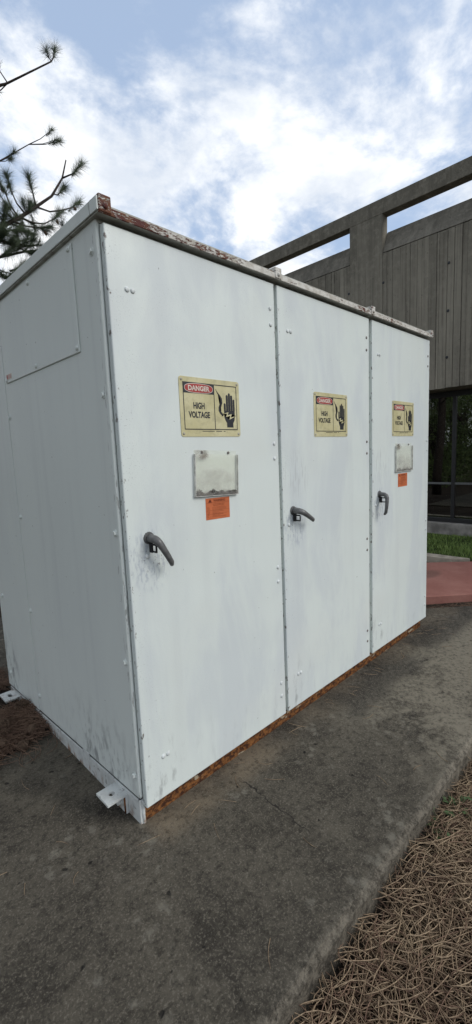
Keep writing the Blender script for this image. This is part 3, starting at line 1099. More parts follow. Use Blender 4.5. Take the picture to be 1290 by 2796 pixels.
def build_sign(x, z, label):
    W, H = 0.356, 0.254
    s = empty('danger_sign', (x, 0, z))
    y = -0.0022
    poly_prism_xz('plate', rrect(0, W, 0, H, 0.012), y, -0.0004, M['sign'], s)
    def bar(name, x0, x1, z0, z1, mat, yy):
        poly_prism_xz(name, [(x0, z0), (x1, z0), (x1, z1), (x0, z1)], yy, yy + 0.0004, mat, s)
    y1 = y - 0.0004
    b = 0.0042
    L, R, B, T = 0.019, 0.338, 0.030, 0.232
    mid = 0.196
    # printed border, one frame with a divider
    bm = bmesh.new()
    for (a0, a1, c0, c1) in ((L, R, T - b, T), (L, R, B, B + b), (L, L + b, B + b, T - b), (R - b, R, B + b, T - b), (mid - b / 2, mid + b / 2, B + b, T - b)):
        f = [bm.verts.new((px, y1, pz)) for px, pz in ((a0, c0), (a1, c0), (a1, c1), (a0, c1))]
        bm.faces.new(f)
    link('border', mesh_from_bm('border', bm), M['ink'], s)
    hd = poly_prism_xz('header_block', [(L + b, 0.186), (mid - b / 2, 0.186), (mid - b / 2, T - b), (L + b, T - b)], y1 - 0.0002, y1 + 0.0003, M['ink'], s)
    cx, cz = (L + mid) / 2 + 0.001, 0.208
    def oval(name, rx, rz, yy, mat):
        pts = []
        for k in range(40):
            a = 2 * math.pi * k / 40
            ca, sa = math.cos(a), math.sin(a)
            e = 0.72
            pts.append((cx + rx * math.copysign(abs(ca) ** e, ca), cz + rz * math.copysign(abs(sa) ** e, sa)))
        poly_prism_xz(name, pts, yy, yy + 0.0003, mat, s)
    oval('oval_rim', 0.081, 0.0205, y1 - 0.0006, M['white_ink'])
    oval('oval', 0.0785, 0.0183, y1 - 0.0010, M['red_ink'])
    link('lettering', text_mesh('lettering_danger', 'DANGER', 0.122, 0.0225, cx, cz, y1 - 0.0014, 0.034), M['white_ink'], s)
    link('lettering', text_mesh('lettering_high', 'HIGH', 0.064, 0.0285, 0.105, 0.134, y1, 0.042), M['ink'], s)
    link('lettering', text_mesh('lettering_voltage', 'VOLTAGE', 0.122, 0.0285, 0.105, 0.095, y1, 0.042), M['ink'], s)
    # fine print under the border
    for x0, x1 in ((0.118, 0.190), (0.200, 0.236), (0.246, 0.258)):
        bar('fine_print', x0, x1, 0.0225, 0.0255, M['ink'], y1)
    # pictogram: broken wire
    wire = [(0.206, 0.212), (0.216, 0.197), (0.229, 0.184), (0.239, 0.170), (0.240, 0.154), (0.232, 0.142), (0.226, 0.130), (0.226, 0.117), (0.233, 0.107), (0.240, 0.103)]
    wd = [0.0008, 0.0025, 0.0040, 0.0050, 0.0055, 0.0055, 0.0055, 0.0055, 0.0055, 0.0050]
    lft, rgt = [], []
    for i, (px, pz) in enumerate(wire):
        a = Vector(wire[max(0, i - 1)])
        c = Vector(wire[min(len(wire) - 1, i + 1)])
        t = (c - a).normalized()
        nrm = Vector((-t.y, t.x))
        lft.append((px + nrm.x * wd[i], pz + nrm.y * wd[i]))
        rgt.append((px - nrm.x * wd[i], pz - nrm.y * wd[i]))
    poly_prism_xz('wire', lft + rgt[::-1], y1, y1 + 0.0003, M['ink'], s)
    sp = []
    for k in range(10):
        a = math.radians(-170 + 34 * k)
        r = 0.010 if k % 2 == 0 else 0.004
        sp.append((0.241 + r * math.cos(a), 0.101 + r * math.sin(a)))
    poly_prism_xz('frayed_end', sp, y1 - 0.0002, y1 + 0.0001, M['ink'], s)
    # pictogram: hand with bolt across it
    fingers = [(0.2595, 0.0060, 0.152), (0.2745, 0.0065, 0.190), (0.2890, 0.0066, 0.199), (0.3035, 0.0065, 0.190), (0.3175, 0.0060, 0.172)]
    bm = bmesh.new()
    def face(pts):
        bm.faces.new([bm.verts.new((px, y1, pz)) for px, pz in pts])
    for fx, fw, ft in fingers:
        pts = [(fx - fw, 0.118), (fx + fw, 0.118)]
        for k in range(9):
            a = math.pi * k / 8
            pts.append((fx + fw * math.cos(a), ft - fw + fw * math.sin(a)))
        face(pts)
    palm = [(0.2545, 0.119), (0.2545, 0.090), (0.261, 0.074), (0.270, 0.062), (0.270, 0.042), (0.311, 0.042), (0.311, 0.062), (0.319, 0.075), (0.3225, 0.090), (0.3225, 0.119)]
    face(palm)
    link('hand', mesh_from_bm('hand', bm), M['ink'], s)
    bolt = [(0.249, 0.103), (0.282, 0.113), (0.276, 0.0985), (0.303, 0.104), (0.295, 0.0885), (0.329, 0.095), (0.286, 0.078), (0.292, 0.0955), (0.265, 0.0895), (0.272, 0.105)]
    poly_prism_xz('lightning_bolt', bolt, y1 - 0.0004, y1 - 0.0001, M['sign'], s)
    rm = dome_mesh('sign_rivet', 0.0065, 0.003, '-y')
    for px, pz in ((0.013, 0.241), (0.343, 0.241), (0.013, 0.013), (0.343, 0.013)):
        link('rivet', rm, M['rivet'], s, (px, y, pz))
    tag(s, label, 'sign', 'danger signs on the cabinet doors')


build_sign(0.2965, 1.567, 'yellow danger high voltage sign on the door beside the cabinet corner')
build_sign(1.2575, 1.565, 'yellow danger high voltage sign on the middle cabinet door')
build_sign(2.2205, 1.567, 'yellow danger high voltage sign on the end door nearest the building')


def build_pouch(x, z, w, h, tilt, amount, label, seed):
    rr = random.Random(seed)
    s = empty('document_pouch', (x, 0, z))
    s.rotation_euler = (0, tilt, 0)
    # shallow clear box: back sheet, front sheet, rims
    box('back_sheet', 0, w, -0.0022, -0.0010, 0, h, M['pouch'], s)
    box('front_sheet', 0.002, w - 0.002, -0.0140, -0.0128, 0.002, h - 0.018, M['pouch'], s)
    box('rim', 0, w, -0.0142, -0.0024, -0.0025, -0.0002, M['pouch_rim'], s)
    box('rim', -0.0022, -0.0002, -0.0142, -0.0024, -0.0025, h - 0.018, M['pouch_rim'], s)
    box('rim', w + 0.0002, w + 0.0022, -0.0142, -0.0024, -0.0025, h - 0.018, M['pouch_rim'], s)
    # rotted leaf crumbs lying along the bottom
    V, Fc = [], []
    for k in range(amount):
        px = rr.uniform(0.005, w - 0.005)
        lump = 0.5 + 0.5 * mnoise.noise(Vector((px * 24, seed, 0)))
        pz = 0.001 + rr.random() ** 1.4 * 0.034 * (0.10 + 1.5 * max(0.0, lump - 0.25))
        py = rr.uniform(-0.0122, -0.0030)
        l = rr.uniform(0.004, 0.009)
        a = rr.uniform(0, math.pi)
        ux, uz = math.cos(a) * l, math.sin(a) * l * 0.6
        o = len(V)
        V += [(px - ux, py, max(0.0008, pz - uz)), (px + uz * 0.5, py + rr.uniform(-.001, .001), max(0.0008, pz - ux * 0.2)), (px + ux, py, max(0.0008, pz + uz)), (px, py + 0.0012, pz + 0.002)]
        Fc += [(o, o + 1, o + 3), (o + 1, o + 2, o + 3), (o, o + 3, o + 2), (o, o + 2, o + 1)]
    me = np_mesh('leaf_crumbs', np.array(V), np.array(Fc))
    d = link('leaf_crumbs', me, M['debris'], s)
    d['kind'] = 'stuff'
    sm = dome_mesh('pouch_screw', 0.0065, 0.005, '-y')
    for fx in (0.18, 0.80):
        link('screw', sm, M['dark_bolt'], s, (w * fx, -0.0022, h - 0.009))
    tag(s, label, 'pouch', 'clear document pouches on the doors')


build_pouch(0.3495, 1.306, 0.260, 0.204, math.radians(2.4), 900, 'clear plastic document pouch with thick dead leaf crumbs along its bottom', 1)
build_pouch(2.2685, 1.305, 0.276, 0.207, 0.0, 260, 'cloudy plastic document pouch on the end door nearest the building', 2)


def build_sticker(x, z, w, h, tilt, label):
    s = empty('warning_sticker', (x, 0, z))
    s.rotation_euler = (0, tilt, 0)
    poly_prism_xz('paper', [(0, 0), (w, 0), (w, h), (0, h)], -0.0010, -0.0003, M['orange'], s)
    y = -0.0013
    link('lettering', text_mesh('lettering_warning', 'WARNING', w * 0.50, h * 0.125, w * 0.56, h * 0.875, y, 0.025), M['brown_ink'], s)
    poly_prism_xz('alert_triangle', [(w * 0.10, h * 0.80), (w * 0.25, h * 0.80), (w * 0.175, h * 0.96)], y, y + 0.0002, M['brown_ink'], s)
    link('lettering', text_mesh('lettering_hazard', 'Arc Flash and Shock Hazard', w * 0.50, h * 0.055, w * 0.53, h * 0.715, y, 0.01), M['brown_ink'], s)
    link('lettering', text_mesh('lettering_ppe', 'Appropriate PPE Required', w * 0.46, h * 0.055, w * 0.53, h * 0.640, y, 0.01), M['brown_ink'], s)
    bm = bmesh.new()
    rr = random.Random(5)
    def q(x0, x1, z0, z1):
        bm.faces.new([bm.verts.new((px * w, y, pz * h)) for px, pz in ((x0, z0), (x1, z0), (x1, z1), (x0, z1))])
    q(0.02, 0.98, 0.775, 0.785)
    for k in range(10):
        zz = 0.56 - k * 0.05
        q(0.05, 0.05 + rr.uniform(0.05, 0.12), zz, zz + 0.012)
        q(0.26, 0.26 + rr.uniform(0.25, 0.62), zz, zz + 0.012)
    for zz in (0.42, 0.25):
        q(0.02, 0.98, zz, zz + 0.007)
    link('fine_print', mesh_from_bm('fine_print', bm), M['brown_ink'], s)
    tag(s, label, 'sticker', 'orange warning stickers on the doors')


build_sticker(0.4105, 1.190, 0.149, 0.099, math.radians(1.0), 'orange warning sticker under the leaf-filled pouch on the door beside the corner')
build_sticker(2.3185, 1.186, 0.156, 0.100, 0.0, 'orange warning sticker under the cloudy pouch on the end door')

# small red and white maker's label on the side panel
ls = empty('side_label', (-0.0215, 1.018, 1.934))
box('paper', -0.0008, -0.0002, 0, 0.078, 0, 0.026, M['white_ink'], ls)
box('red_block', -0.0012, -0.0009, 0.060, 0.076, 0.002, 0.024, M['red_ink'], ls)
for k in range(4):
    box('fine_print', -0.0012, -0.0009, 0.006, 0.055, 0.004 + k * 0.0055, 0.006 + k * 0.0055, M['red_ink'], ls)
tag(ls, 'small red and white label at the lower corner of the side access panel', 'label')

# ------------------------------------------------------------------ PINE LITTER, CONES, WEEDS


def needle_litter(name, mat, n, sampler, zf, lmin, lmax, rad, lift, label, cat):
    """curved three-sided needles lying in a loose mat"""
    pts = sampler(n)
    n = len(pts)
    ang = RNG.uniform(0, 2 * math.pi, n)
    L = RNG.uniform(lmin, lmax, n)
    curv = RNG.normal(0, 0.55, n)
    base_z = np.array([zf(x, y) for x, y in pts])
    z0 = base_z + RNG.uniform(0.001, lift, n)
    tilt = RNG.normal(0, 0.10, n)
    seg = 4
    V = np.zeros((n, (seg + 1) * 3, 3))
    px, py = pts[:, 0].copy(), pts[:, 1].copy()
    a = ang.copy()
    pz = z0.copy()
    for i in range(seg + 1):
        r = rad * (1.0 if i < seg else 0.35)
        nx, ny = -np.sin(a), np.cos(a)
        for k, (s, h) in enumerate(((-1, -0.5), (1, -0.5), (0, 1.0))):
            V[:, i * 3 + k, 0] = px + nx * s * r
            V[:, i * 3 + k, 1] = py + ny * s * r
            V[:, i * 3 + k, 2] = pz + h * r
        px += np.cos(a) * L / seg
        py += np.sin(a) * L / seg
        pz = np.maximum(pz + tilt * L / seg, base_z + 0.001)
        a += curv / seg * 1.6
    F = []
    for i in range(seg):
        for k in range(3):
            k2 = (k + 1) % 3
            F.append((i * 3 + k, i * 3 + k2, i * 3 + 3 + k2, i * 3 + 3 + k))
    F = np.array(F)
    faces = (F[None] + (np.arange(n) * (seg + 1) * 3)[:, None, None]).reshape(-1, 4)
    o = link(name, np_mesh(name, V.reshape(-1, 3), faces), mat)
    o['kind'] = 'stuff'
    tag(o, label, cat)
    return o


def mound(x, y):
    """needle drift against the left side of the cabinet"""
    d = mnoise.noise(Vector((x * 2.2, y * 2.2, 9))) * 0.12
    e = min(1, max(0, (y - (0.98 + 0.25 * (x + 0.1) + d)) / 0.25)) * min(1, max(0, (2.32 + d - y) / 0.2))
    if x > -0.20:
        e *= 1.0 - 0.75 * min(1, max(0, (x + 0.20) / 0.08)) * min(1, max(0, (y - 1.30) / 0.12))
    return PAD_Z + 0.045 * e * (0.75 + 0.5 * mnoise.noise(Vector((x * 5, y * 5, 2))))


def build_litter():
    def near(n):
        x = RNG.uniform(-1.6, 3.6, n)
        y = -0.845 - np.abs(RNG.normal(0, 0.55, n))
        return np.stack([x, y], 1)
    zsoil = lambda x, y: -0.198 + mnoise.noise(Vector((x * 1.3, y * 1.3, 0))) * 0.02
    needle_litter('fallen_needles', M['litter'], 19000, near, zsoil, 0.08, 0.17, 0.0017, 0.06, 'mat of dry tan pine needles below the pad edge', 'pine needles')
    needle_litter('weathered_needles', M['litter_old'], 6500, near, zsoil, 0.04, 0.13, 0.0017, 0.058, 'greyed old pine needles mixed into the tan mat', 'pine needles')
    needle_litter('fallen_twigs', M['bark'], 60, near, zsoil, 0.05, 0.16, 0.0032, 0.065, 'thin dark twigs lying on the needle mat', 'twigs')
    def left(n):
        x = RNG.uniform(-1.5, -0.02, n)
        y = RNG.uniform(0.85, 2.35, n)
        keep = np.array([mound(a, b) > PAD_Z + 0.006 or RNG.random() < 0.06 for a, b in zip(x, y)])
        keep &= ~((x > -0.24) & (y > 1.36) & (y < 1.74))
        return np.stack([x[keep], y[keep]], 1)
    # the drift's own body
    struct(grid_sheet('litter_drift', -1.6, -0.018, 0.9, 2.4, 60, 60, lambda x, y: mound(x, y) - 0.004, M['soil']))
    needle_litter('drifted_needles', M['litter_old'], 22000, left, mound, 0.06, 0.14, 0.0015, 0.034, 'drift of old brown pine needles against the cabinet side', 'pine needles')
    def stray(n):
        x = RNG.uniform(-0.5, 2.9, n)
        y = np.where(RNG.random(n) < 0.55, -0.02 - np.abs(RNG.normal(0, 0.05, n)), RNG.uniform(-0.78, 0.0, n))
        y = np.where(x < -0.05, RNG.uniform(-0.5, 0.9, n), y)
        return np.stack([x, y], 1)
    needle_litter('stray_needles', M['litter'], 52, stray, lambda x, y: PAD_Z, 0.05, 0.11, 0.0011, 0.004, 'single dry pine needles scattered over the concrete pad', 'pine needles')
    def strip(n):
        t = RNG.uniform(-0.5, 2.6, n)
        o = RNG.normal(0.0, 0.04, n)
        x = 3.42 + t * 0.755 + o * 0.656 - 0.05
        y = 0.24 - t * 0.656 + o * 0.755 - 0.05
        return np.stack([x, y], 1)
    needle_litter('joint_needles', M['litter_old'], 500, strip, lambda x, y: -0.105, 0.05, 0.11, 0.0014, 0.012, 'old pine needles caught along the foot of the red walkway', 'pine needles')


build_litter()


def cone_mesh():
    V, F = [], []
    # core
    rows, seg = 8, 8
    Lc, Rc = 0.060, 0.017
    prof = lambda t: Rc * (math.sin(math.pi * (0.12 + 0.86 * t)) ** 0.8) * (1.15 - 0.45 * t)
    for i in range(rows + 1):
        t = i / rows
        for k in range(seg):
            a = 2 * math.pi * k / seg
            V.append((prof(t) * 0.75 * math.cos(a), prof(t) * 0.75 * math.sin(a), t * Lc))
    for i in range(rows):
        for k in range(seg):
            k2 = (k + 1) % seg
            F.append((i * seg + k, i * seg + k2, (i + 1) * seg + k2, (i + 1) * seg + k))
    g = math.pi * (3 - math.sqrt(5))
    N = 74
    for j in range(N):
        t = (j + 1) / (N + 2)
        a = j * g
        r = prof(t)
        c, s = math.cos(a), math.sin(a)
        z = t * Lc
        w = 0.0050 * (1.2 - 0.6 * abs(t - 0.4))
        out = 0.009 * (1.1 - 0.7 * t)
        def pt(rr, tt, zz):
            return (rr * c - tt * s, rr * s + tt * c, zz)
        o = len(V)
        V += [pt(r * 0.6, -w * 0.6, z), pt(r * 0.6, w * 0.6, z), pt(r + out, w, z + 0.006), pt(r + out * 1.25, 0, z + 0.0085), pt(r + out, -w, z + 0.006), pt(r + out * 0.6, 0, z + 0.010)]
        F += [(o, o + 1, o + 2, o + 4), (o + 4, o + 2, o + 3), (o + 4, o + 3, o + 5), (o + 3, o + 2, o + 5), (o, o + 4, o + 5), (o + 1, o + 5, o + 2)]
    me = bpy.data.meshes.new('pine_cone')
    me.from_pydata(V, [], F)
    me.materials.append(M['cone'])
    return me


def build_cones():
    me = cone_mesh()
    spots = [(-0.125, 1.02, 'beside the base channel'), (-0.20, 1.20, None), (-0.255, 1.02, None), (-0.115, 1.30, None), (-0.30, 1.33, None), (-0.20, 1.10, None), (-0.165, 0.93, None), (-0.06, 1.30, None), (-0.36, 1.14, None), (-0.10, 1.88, None), (-0.42, 1.00, None)]
    rr = random.Random(4)
    for x, y, _ in spots:
        o = link('pine_cone', me, None, None, (x, y, mound(x, y) + 0.026))
        o.rotation_euler = (math.radians(rr.uniform(70, 105)), rr.uniform(-0.3, 0.3), rr.uniform(0, 6.28))
        k = rr.uniform(0.95, 1.3)
        o.scale = (k, k, k)
        lab = {0: 'brown open pine cone at the drift edge closest to the base channel', 6: 'dark pine cone at the tip of the needle drift, on bare concrete', 7: 'pine cone pressed against the base channel between the two brackets', 9: 'pine cone in the needles behind the rear anchor bracket'}.get(spots.index((x, y, _)), 'brown pine cone half sunk in the middle of the needle drift')
        tag(o, lab, 'pine cone', 'pine cones in the drift')


build_cones()


def build_weeds():
    rr = random.Random(9)
    spots = [(1.075, -0.875, 1.0, 'small green weed growing at the foot of the pad edge'),
             (0.925, -0.865, 0.9, 'low green weed creeping out beside the pad edge under needles'),
             (1.46, -0.88, 0.6, 'tiny weed sprig farther along the foot of the pad')]
    for x, y, k, lab in spots:
        w = empty('weed', (x, y, -0.205))
        V, F = [], []
        SV = []
        for j in range(int(13 * k) + 6):
            a = rr.uniform(0, 2 * math.pi)
            l = rr.uniform(0.03, 0.085) * k
            up = rr.uniform(0.25, 1.0)
            tip = Vector((math.cos(a) * l, math.sin(a) * l * 0.8, 0.03 + up * l * 0.8))
            st = link('stem', sweep_mesh('stem', [(0, 0, 0), tip * 0.55 + Vector((0, 0, 0.006)), tip], [0.0013, 0.0011, 0.0008], 5), M['weed'], w)
            for q in range(3):
                b = a + rr.uniform(-1.5, 1.5)
                d = Vector((math.cos(b), math.sin(b), rr.uniform(-0.2, 0.5))).normalized()
                sd = d.cross(Vector((0, 0, 1))).normalized()
                ln, wd = rr.uniform(0.018, 0.032), rr.uniform(0.006, 0.010)
                p = tip * rr.uniform(0.6, 1.0)
                o = len(V)
                V += [p, p + d * ln * 0.5 + sd * wd, p + d * ln, p + d * ln * 0.5 - sd * wd, p + d * ln * 0.5 + Vector((0, 0, 0.003))]
                F += [(o, o + 1, o + 4), (o + 1, o + 2, o + 4), (o + 2, o + 3, o + 4), (o + 3, o, o + 4)]
        lv = link('leaves', np_mesh('leaves', np.array([tuple(v) for v in V]), np.array(F)), M['weed'], w)
        lv['kind'] = 'stuff'
        tag(w, lab, 'weed')


build_weeds()


def build_lawn():
    n = 15000
    x = RNG.uniform(5.37, 6.97, n)
    y = RNG.uniform(-0.6, 4.2, n)
    keep = (x + y > 5.85)
    x, y = x[keep], y[keep]
    n = len(x)
    a = RNG.uniform(0, 2 * math.pi, n)
    h = RNG.uniform(0.03, 0.075, n) * (0.75 + 0.5 * np.sin(x * 5.1) * np.cos(y * 4.3))
    w = RNG.uniform(0.0022, 0.004, n)
    ln = RNG.uniform(0.2, 0.9, n) * h
    V = np.zeros((n, 5, 3))
    ca, sa = np.cos(a), np.sin(a)
    for k, (s, t) in enumerate(((-1, 0), (1, 0), (-0.8, 0.55), (0.8, 0.55), (0, 1))):
        V[:, k, 0] = x - sa * s * w + ca * ln * t * t
        V[:, k, 1] = y + ca * s * w + sa * ln * t * t
        V[:, k, 2] = -0.056 + h * t
    F = np.array([(0, 1, 3), (0, 3, 2), (2, 3, 4)])
    faces = (F[None] + (np.arange(n) * 5)[:, None, None]).reshape(-1, 3)
    o = link('lawn_grass', np_mesh('lawn_grass', V.reshape(-1, 3), faces), M['grass'])
    o['kind'] = 'stuff'
    tag(o, 'short green grass along the foot of the building', 'grass')


build_lawn()

# ------------------------------------------------------------------ PINE TREE


def tuft_arrays(centre, axis, n, L, rad, spread, rng):
    """needles fanning round a twig tip; three-sided spikes"""
    axis = np.array(axis) / np.linalg.norm(axis)
    tmp = np.array([0, 0, 1.0]) if abs(axis[2]) < 0.9 else np.array([1.0, 0, 0])
    u = np.cross(axis, tmp)
    u /= np.linalg.norm(u)
    v = np.cross(axis, u)
    ph = rng.uniform(0, 2 * math.pi, n)
    el = rng.uniform(0.25, spread, n)
    d = axis[None] * np.cos(el)[:, None] + (u[None] * np.cos(ph)[:, None] + v[None] * np.sin(ph)[:, None]) * np.sin(el)[:, None]
    l = L * rng.uniform(0.65, 1.1, n)
    st = np.array(centre)[None] + axis[None] * (rng.uniform(-0.055, 0.012, n))[:, None]
    tip = st + d * l[:, None]
    tip[:, 2] -= 0.12 * l * rng.uniform(0, 1, n)
    s1 = np.cross(d, np.array([0.3, 0.5, 0.81]))
    s1 /= np.linalg.norm(s1, axis=1)[:, None] + 1e-9
    s2 = np.cross(d, s1)
    V = np.zeros((n, 4, 3))
    V[:, 0] = st + s1 * rad
    V[:, 1] = st - s1 * rad * 0.5 + s2 * rad * 0.87
    V[:, 2] = st - s1 * rad * 0.5 - s2 * rad * 0.87
    V[:, 3] = tip
    return V.reshape(-1, 3)


SPIKE = np.array([(0, 1, 3), (1, 2, 3), (2, 0, 3)])


def seen_plane(x, y):
    """the pine keeps to this side (its crown ends here)"""
    return x < -0.88 + 0.54 * (y + 1.52) - 0.02


def grows(x, y):
    """crown outline in plan: open above the cabinet and the path in front of it"""
    if y > 2.4 and seen_plane(x, y):
        return True
    return x < -1.25 + 0.22 * (y + 1.52) and y > -0.9


def build_pine(tx, ty, traced, seed, label):
    rng = np.random.default_rng(seed)
    rr = random.Random(seed + 16)
    root = empty('pine_tree', (tx, ty, -0.2))
    def P(o):
        o.parent = root
        o.matrix_parent_inverse = Matrix.Translation(-root.location)
        return o
    tr = [(tx + 0.10 * math.sin(k * 0.7), ty + 0.08 * math.cos(k * 0.9) - 0.08, -0.25 + k * 0.75) for k in range(14)]
    P(link('trunk', sweep_mesh('trunk', tr, [0.16 - 0.0108 * k for k in range(14)], 12), M['bark']))
    tufts = []
    cones = []

    def limb(pts, r0, r1, sides=7):
        n = len(pts)
        P(link('branch', sweep_mesh('branch', pts, [r0 + (r1 - r0) * i / (n - 1) for i in range(n)], sides), M['bark']))

    twig_bm = bmesh.new()

    def twig(pts, r0, r1, sides=5):
        n = len(pts)
        me = sweep_mesh('twig', pts, [r0 + (r1 - r0) * i / (n - 1) for i in range(n)], sides)
        twig_bm.from_mesh(me)
        bpy.data.meshes.remove(me)

    def tuft(p, ax, n=110, L=0.118, sp=1.25):
        tufts.append(tuft_arrays(tuple(p), tuple(ax), int(n * 1.25), L, 0.0013 if traced else 0.0026, sp, rng))

    if traced:
        # limb that reaches over behind the cabinet's roof, with its twigs
        A = [(-0.75, 4.55, 3.05), (-0.1, 4.0, 3.30), (0.40, 3.45, 3.50), (0.69, 3.05, 3.64), (0.86, 3.00, 3.758), (1.02, 2.98, 3.90), (1.19, 3.0, 4.06), (1.34, 3.05, 4.30), (1.42, 3.1, 4.52)]
        limb(A, 0.029, 0.006)
        tw = [
            [(1.02, 2.98, 3.90), (1.15, 2.98, 3.90), (1.28, 2.99, 3.96), (1.40, 3.0, 4.03), (1.47, 3.0, 4.10)],
            [(0.88, 3.0, 3.765), (0.98, 2.98, 3.745), (1.08, 2.97, 3.765), (1.19, 2.98, 3.85), (1.255, 3.0, 3.93)],
            [(0.80, 3.0, 3.71), (0.90, 2.97, 3.69), (1.02, 2.95, 3.70), (1.13, 2.96, 3.75)],
            [(0.86, 3.0, 3.758), (0.80, 3.02, 3.85), (0.76, 3.03, 3.98), (0.70, 3.05, 4.08)],
            [(0.92, 3.0, 3.81), (0.86, 3.03, 3.90), (0.83, 3.06, 4.02), (0.82, 3.1, 4.16)],
            [(1.02, 2.98, 3.90), (1.00, 2.98, 4.02), (0.98, 3.0, 4.16)],
            [(1.19, 3.0, 4.06), (1.24, 3.05, 4.12), (1.30, 3.1, 4.15), (1.40, 3.14, 4.28)],
            [(0.69, 3.05, 3.64), (0.72, 3.0, 3.72), (0.74, 2.98, 3.82)],
            [(0.62, 3.1, 3.60), (0.70, 3.0, 3.60), (0.82, 2.95, 3.62), (0.90, 2.95, 3.63)],
            [(1.34, 3.05, 4.30), (1.44, 3.0, 4.36), (1.52, 2.98, 4.47)],
        ]
        B = [(-0.75, 4.55, 2.85), (0.0, 3.9, 3.18), (0.45, 3.3, 3.42), (0.67, 3.0, 3.505), (0.78, 2.96, 3.49), (0.90, 2.94, 3.50), (1.0, 2.95, 3.55), (1.02, 2.95, 3.62)]
        limb(B, 0.022, 0.004)
        tw += [
            [(0.78, 2.96, 3.49), (0.84, 2.93, 3.45), (0.92, 2.93, 3.45), (0.99, 2.95, 3.47)],
            [(0.66, 3.0, 3.37), (0.72, 2.96, 3.42), (0.78, 2.95, 3.47)],
            [(0.45, 3.3, 3.42), (0.60, 3.1, 3.32), (0.66, 3.0, 3.24), (0.74, 2.98, 3.23), (0.80, 2.97, 3.27)],
            [(0.60, 3.1, 3.32), (0.68, 3.0, 3.20), (0.72, 2.97, 3.18)],
            [(0.72, 2.98, 3.25), (0.80, 2.95, 3.29), (0.84, 2.95, 3.33)],
            [(0.50, 3.2, 3.44), (0.62, 3.05, 3.53), (0.71, 3.0, 3.58)],
        ]
        for t in tw:
            limb(t, 0.0085, 0.004, 6)
            a, b = Vector(t[-2]), Vector(t[-1])
            ax = (b - a).normalized()
            tuft(b, ax, 120)
            tuft(b - ax * 0.06, ax, 90, 0.10, 1.4)
            tuft(b - ax * 0.12, ax, 50, 0.09, 1.4)
            if rr.random() < 0.6:
                m = Vector(t[len(t) // 2])
                tuft(m, (ax + Vector((0, 0, 0.4))).normalized(), 40, 0.09, 1.4)
            cones.append(b - ax * 0.07 + Vector((0, 0, -0.03)))
        for poly in (A[1:6], B[1:6]):
            for i in range(len(poly) - 1):
                for f in (0.05, 0.17, 0.29, 0.41, 0.53, 0.65, 0.77, 0.9):
                    p = Vector(poly[i]).lerp(Vector(poly[i + 1]), f)
                    dd = Vector((rr.uniform(-1, 1), rr.uniform(-0.6, 0.6), rr.uniform(-0.5, 1))).normalized()
                    e = p + dd * rr.uniform(0.05, 0.24)
                    twig([p, e], 0.0045, 0.003, 5)
                    tuft(e, dd, 80, 0.11, 1.3)
                    tuft(p.lerp(e, 0.5), dd, 50, 0.10, 1.4)
        for p in (A[3], A[4], B[4], B[5]):
            tuft(Vector(p) + Vector((0, 0, 0.01)), (0.4, -0.2, 0.6), 45, 0.10, 1.5)
    # the rest of the crown: whorls of limbs up the trunk
    whorls, per, first, step, twn = (15, 3, 3.3, 0.40, 3) if traced else (9, 7, 2.75, 0.36, 5)
    for wz in range(whorls):
        z0 = first + wz * step
        for q in range(per):
            az = rr.uniform(0, 2 * math.pi)
            L = (3.3 - 0.15 * wz) * rr.uniform(0.75, 1.15)
            k = min(13, max(0, int((z0 + 0.25) / 0.75)))
            p = Vector(tr[k])
            p.z = z0
            pts = [p.copy()]
            d = Vector((math.cos(az), math.sin(az), rr.uniform(0.05, 0.3)))
            for s in range(6):
                p = p + d * (L / 6)
                d = (d + Vector((rr.uniform(-.25, .25), rr.uniform(-.25, .25), rr.uniform(-.02, .18)))).normalized()
                if not grows(p.x, p.y):
                    break
                pts.append(p.copy())
            if len(pts) < 3:
                continue
            limb(pts, 0.03 - 0.0012 * wz, 0.006, 6)
            for i in range(2, len(pts)):
                for s in range(twn):
                    b = pts[i]
                    dd = Vector((rr.uniform(-1, 1), rr.uniform(-1, 1), rr.uniform(-0.1, 0.7))).normalized()
                    l = rr.uniform(0.15, 0.42)
                    e = b + dd * l
                    if not grows(e.x + 0.08, e.y - 0.1):
                        continue
                    midp = b + dd * l * 0.5 + Vector((0, 0, -0.02))
                    twig([b, midp, e], 0.006, 0.0035, 5)
                    ax = (dd + Vector((0, 0, 0.3))).normalized()
                    tuft(e, ax, 90 if traced else 60)
                    tuft(e - ax * 0.07, ax, 50, 0.10, 1.4)
    tm = bpy.data.meshes.new('twigs')
    twig_bm.to_mesh(tm)
    twig_bm.free()
    P(link('twigs', tm, M['bark']))['kind'] = 'stuff'
    V = np.concatenate(tufts)
    n = len(V) // 4
    faces = (SPIKE[None] + (np.arange(n) * 4)[:, None, None]).reshape(-1, 3)
    nd_ = P(link('needles', np_mesh('needles', V, faces), M['needle']))
    nd_['kind'] = 'stuff'
    cm = cone_mesh()
    cm.name = 'hanging_cone'
    for c in cones[:5]:
        o = P(link('hanging_cone', cm, None, None, tuple(c)))
        o.scale = (0.62, 0.62, 0.62)
        o.rotation_euler = (rr.uniform(1.8, 2.8), rr.uniform(-0.5, 0.5), rr.uniform(0, 6))
    tag(root, label, 'tree', 'pines beside the cabinet')


build_pine(-0.75, 4.6, True, 5, 'pine tree whose needled branches hang over behind the cabinet roof')
build_pine(-3.1, 1.0, False, 9, 'pine tree out of view, added to shade the cabinet side panel')  # unseen pine, its crown made low and dense to shade the side panel


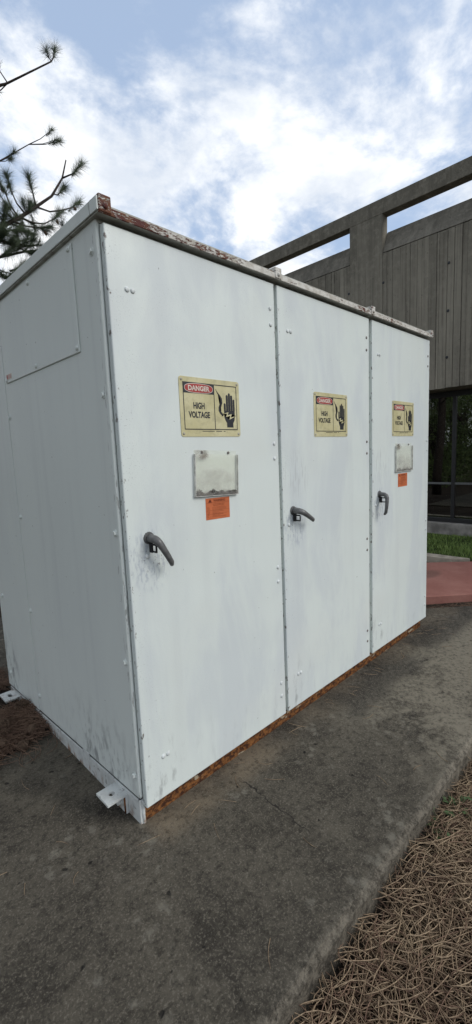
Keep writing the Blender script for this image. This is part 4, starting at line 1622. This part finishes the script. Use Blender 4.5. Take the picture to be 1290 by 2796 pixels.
def build_leafy_tree(x, y, h, rad, seed, label):
    rr = random.Random(seed)
    rng = np.random.default_rng(seed)
    root = empty('leafy_tree', (x, y, -0.34))
    tr = [(0.12 * math.sin(k * 1.1 + seed), 0.1 * math.cos(k * 1.3), k * h * 0.11) for k in range(7)]
    link('trunk', sweep_mesh('trunk', tr, [0.17 - 0.016 * k for k in range(7)], 10), M['bark'], root)
    cl = []
    for k in range(40):
        a = rr.uniform(0, 2 * math.pi)
        t = rr.random()
        z = h * (0.05 + 0.91 * t)
        r = rad * math.sin(math.pi * (0.28 + 0.66 * t)) * rr.uniform(0.4, 1.0)
        c = Vector((r * math.cos(a), r * math.sin(a), z))
        cl.append((c, rr.uniform(0.45, 0.85)))
        if k % 2 == 0:
            s = Vector(tr[min(6, 2 + k % 5)])
            m = (s + c) * 0.5 + Vector((0, 0, -0.1))
            link('branch', sweep_mesh('branch', [s, m, c], [0.05, 0.032, 0.012], 6), M['bark'], root)
    Vs = []
    for c, r in cl:
        n = 330
        p = rng.normal(0, 1, (n, 3))
        p /= np.linalg.norm(p, axis=1)[:, None]
        p *= (r * rng.uniform(0.25, 1.0, n) ** 0.6)[:, None]
        p[:, 2] *= 0.7
        p += np.array(c)
        d = rng.normal(0, 1, (n, 3))
        d /= np.linalg.norm(d, axis=1)[:, None]
        s = np.cross(d, rng.normal(0, 1, (n, 3)))
        s /= np.linalg.norm(s, axis=1)[:, None]
        l = rng.uniform(0.05, 0.10, n)[:, None]
        V = np.stack([p, p + d * l * 0.5 + s * l * 0.32, p + d * l, p + d * l * 0.5 - s * l * 0.32], 1)
        Vs.append(V.reshape(-1, 3))
    V = np.concatenate(Vs)
    n = len(V) // 4
    faces = np.arange(n * 4).reshape(-1, 4)
    c = link('crown', np_mesh('crown', V, faces), M['leaf'], root)
    c['kind'] = 'stuff'
    tag(root, label, 'tree', 'trees mirrored in the window glass')


for i, (x, y, h, r) in enumerate([(-4.6, 6.3, 4.6, 1.8), (-8.0, 6.6, 5.2, 2.2), (-11.8, 7.6, 5.8, 2.4), (-6.4, 9.2, 5.6, 2.4), (-15.5, 8.6, 6.2, 2.6), (-10.4, 10.6, 6.2, 2.6), (-19.0, 10.4, 6.6, 2.8)]):
    build_leafy_tree(x, y, h, r, 40 + i, 'leafy green tree mirrored in the dark window glass')
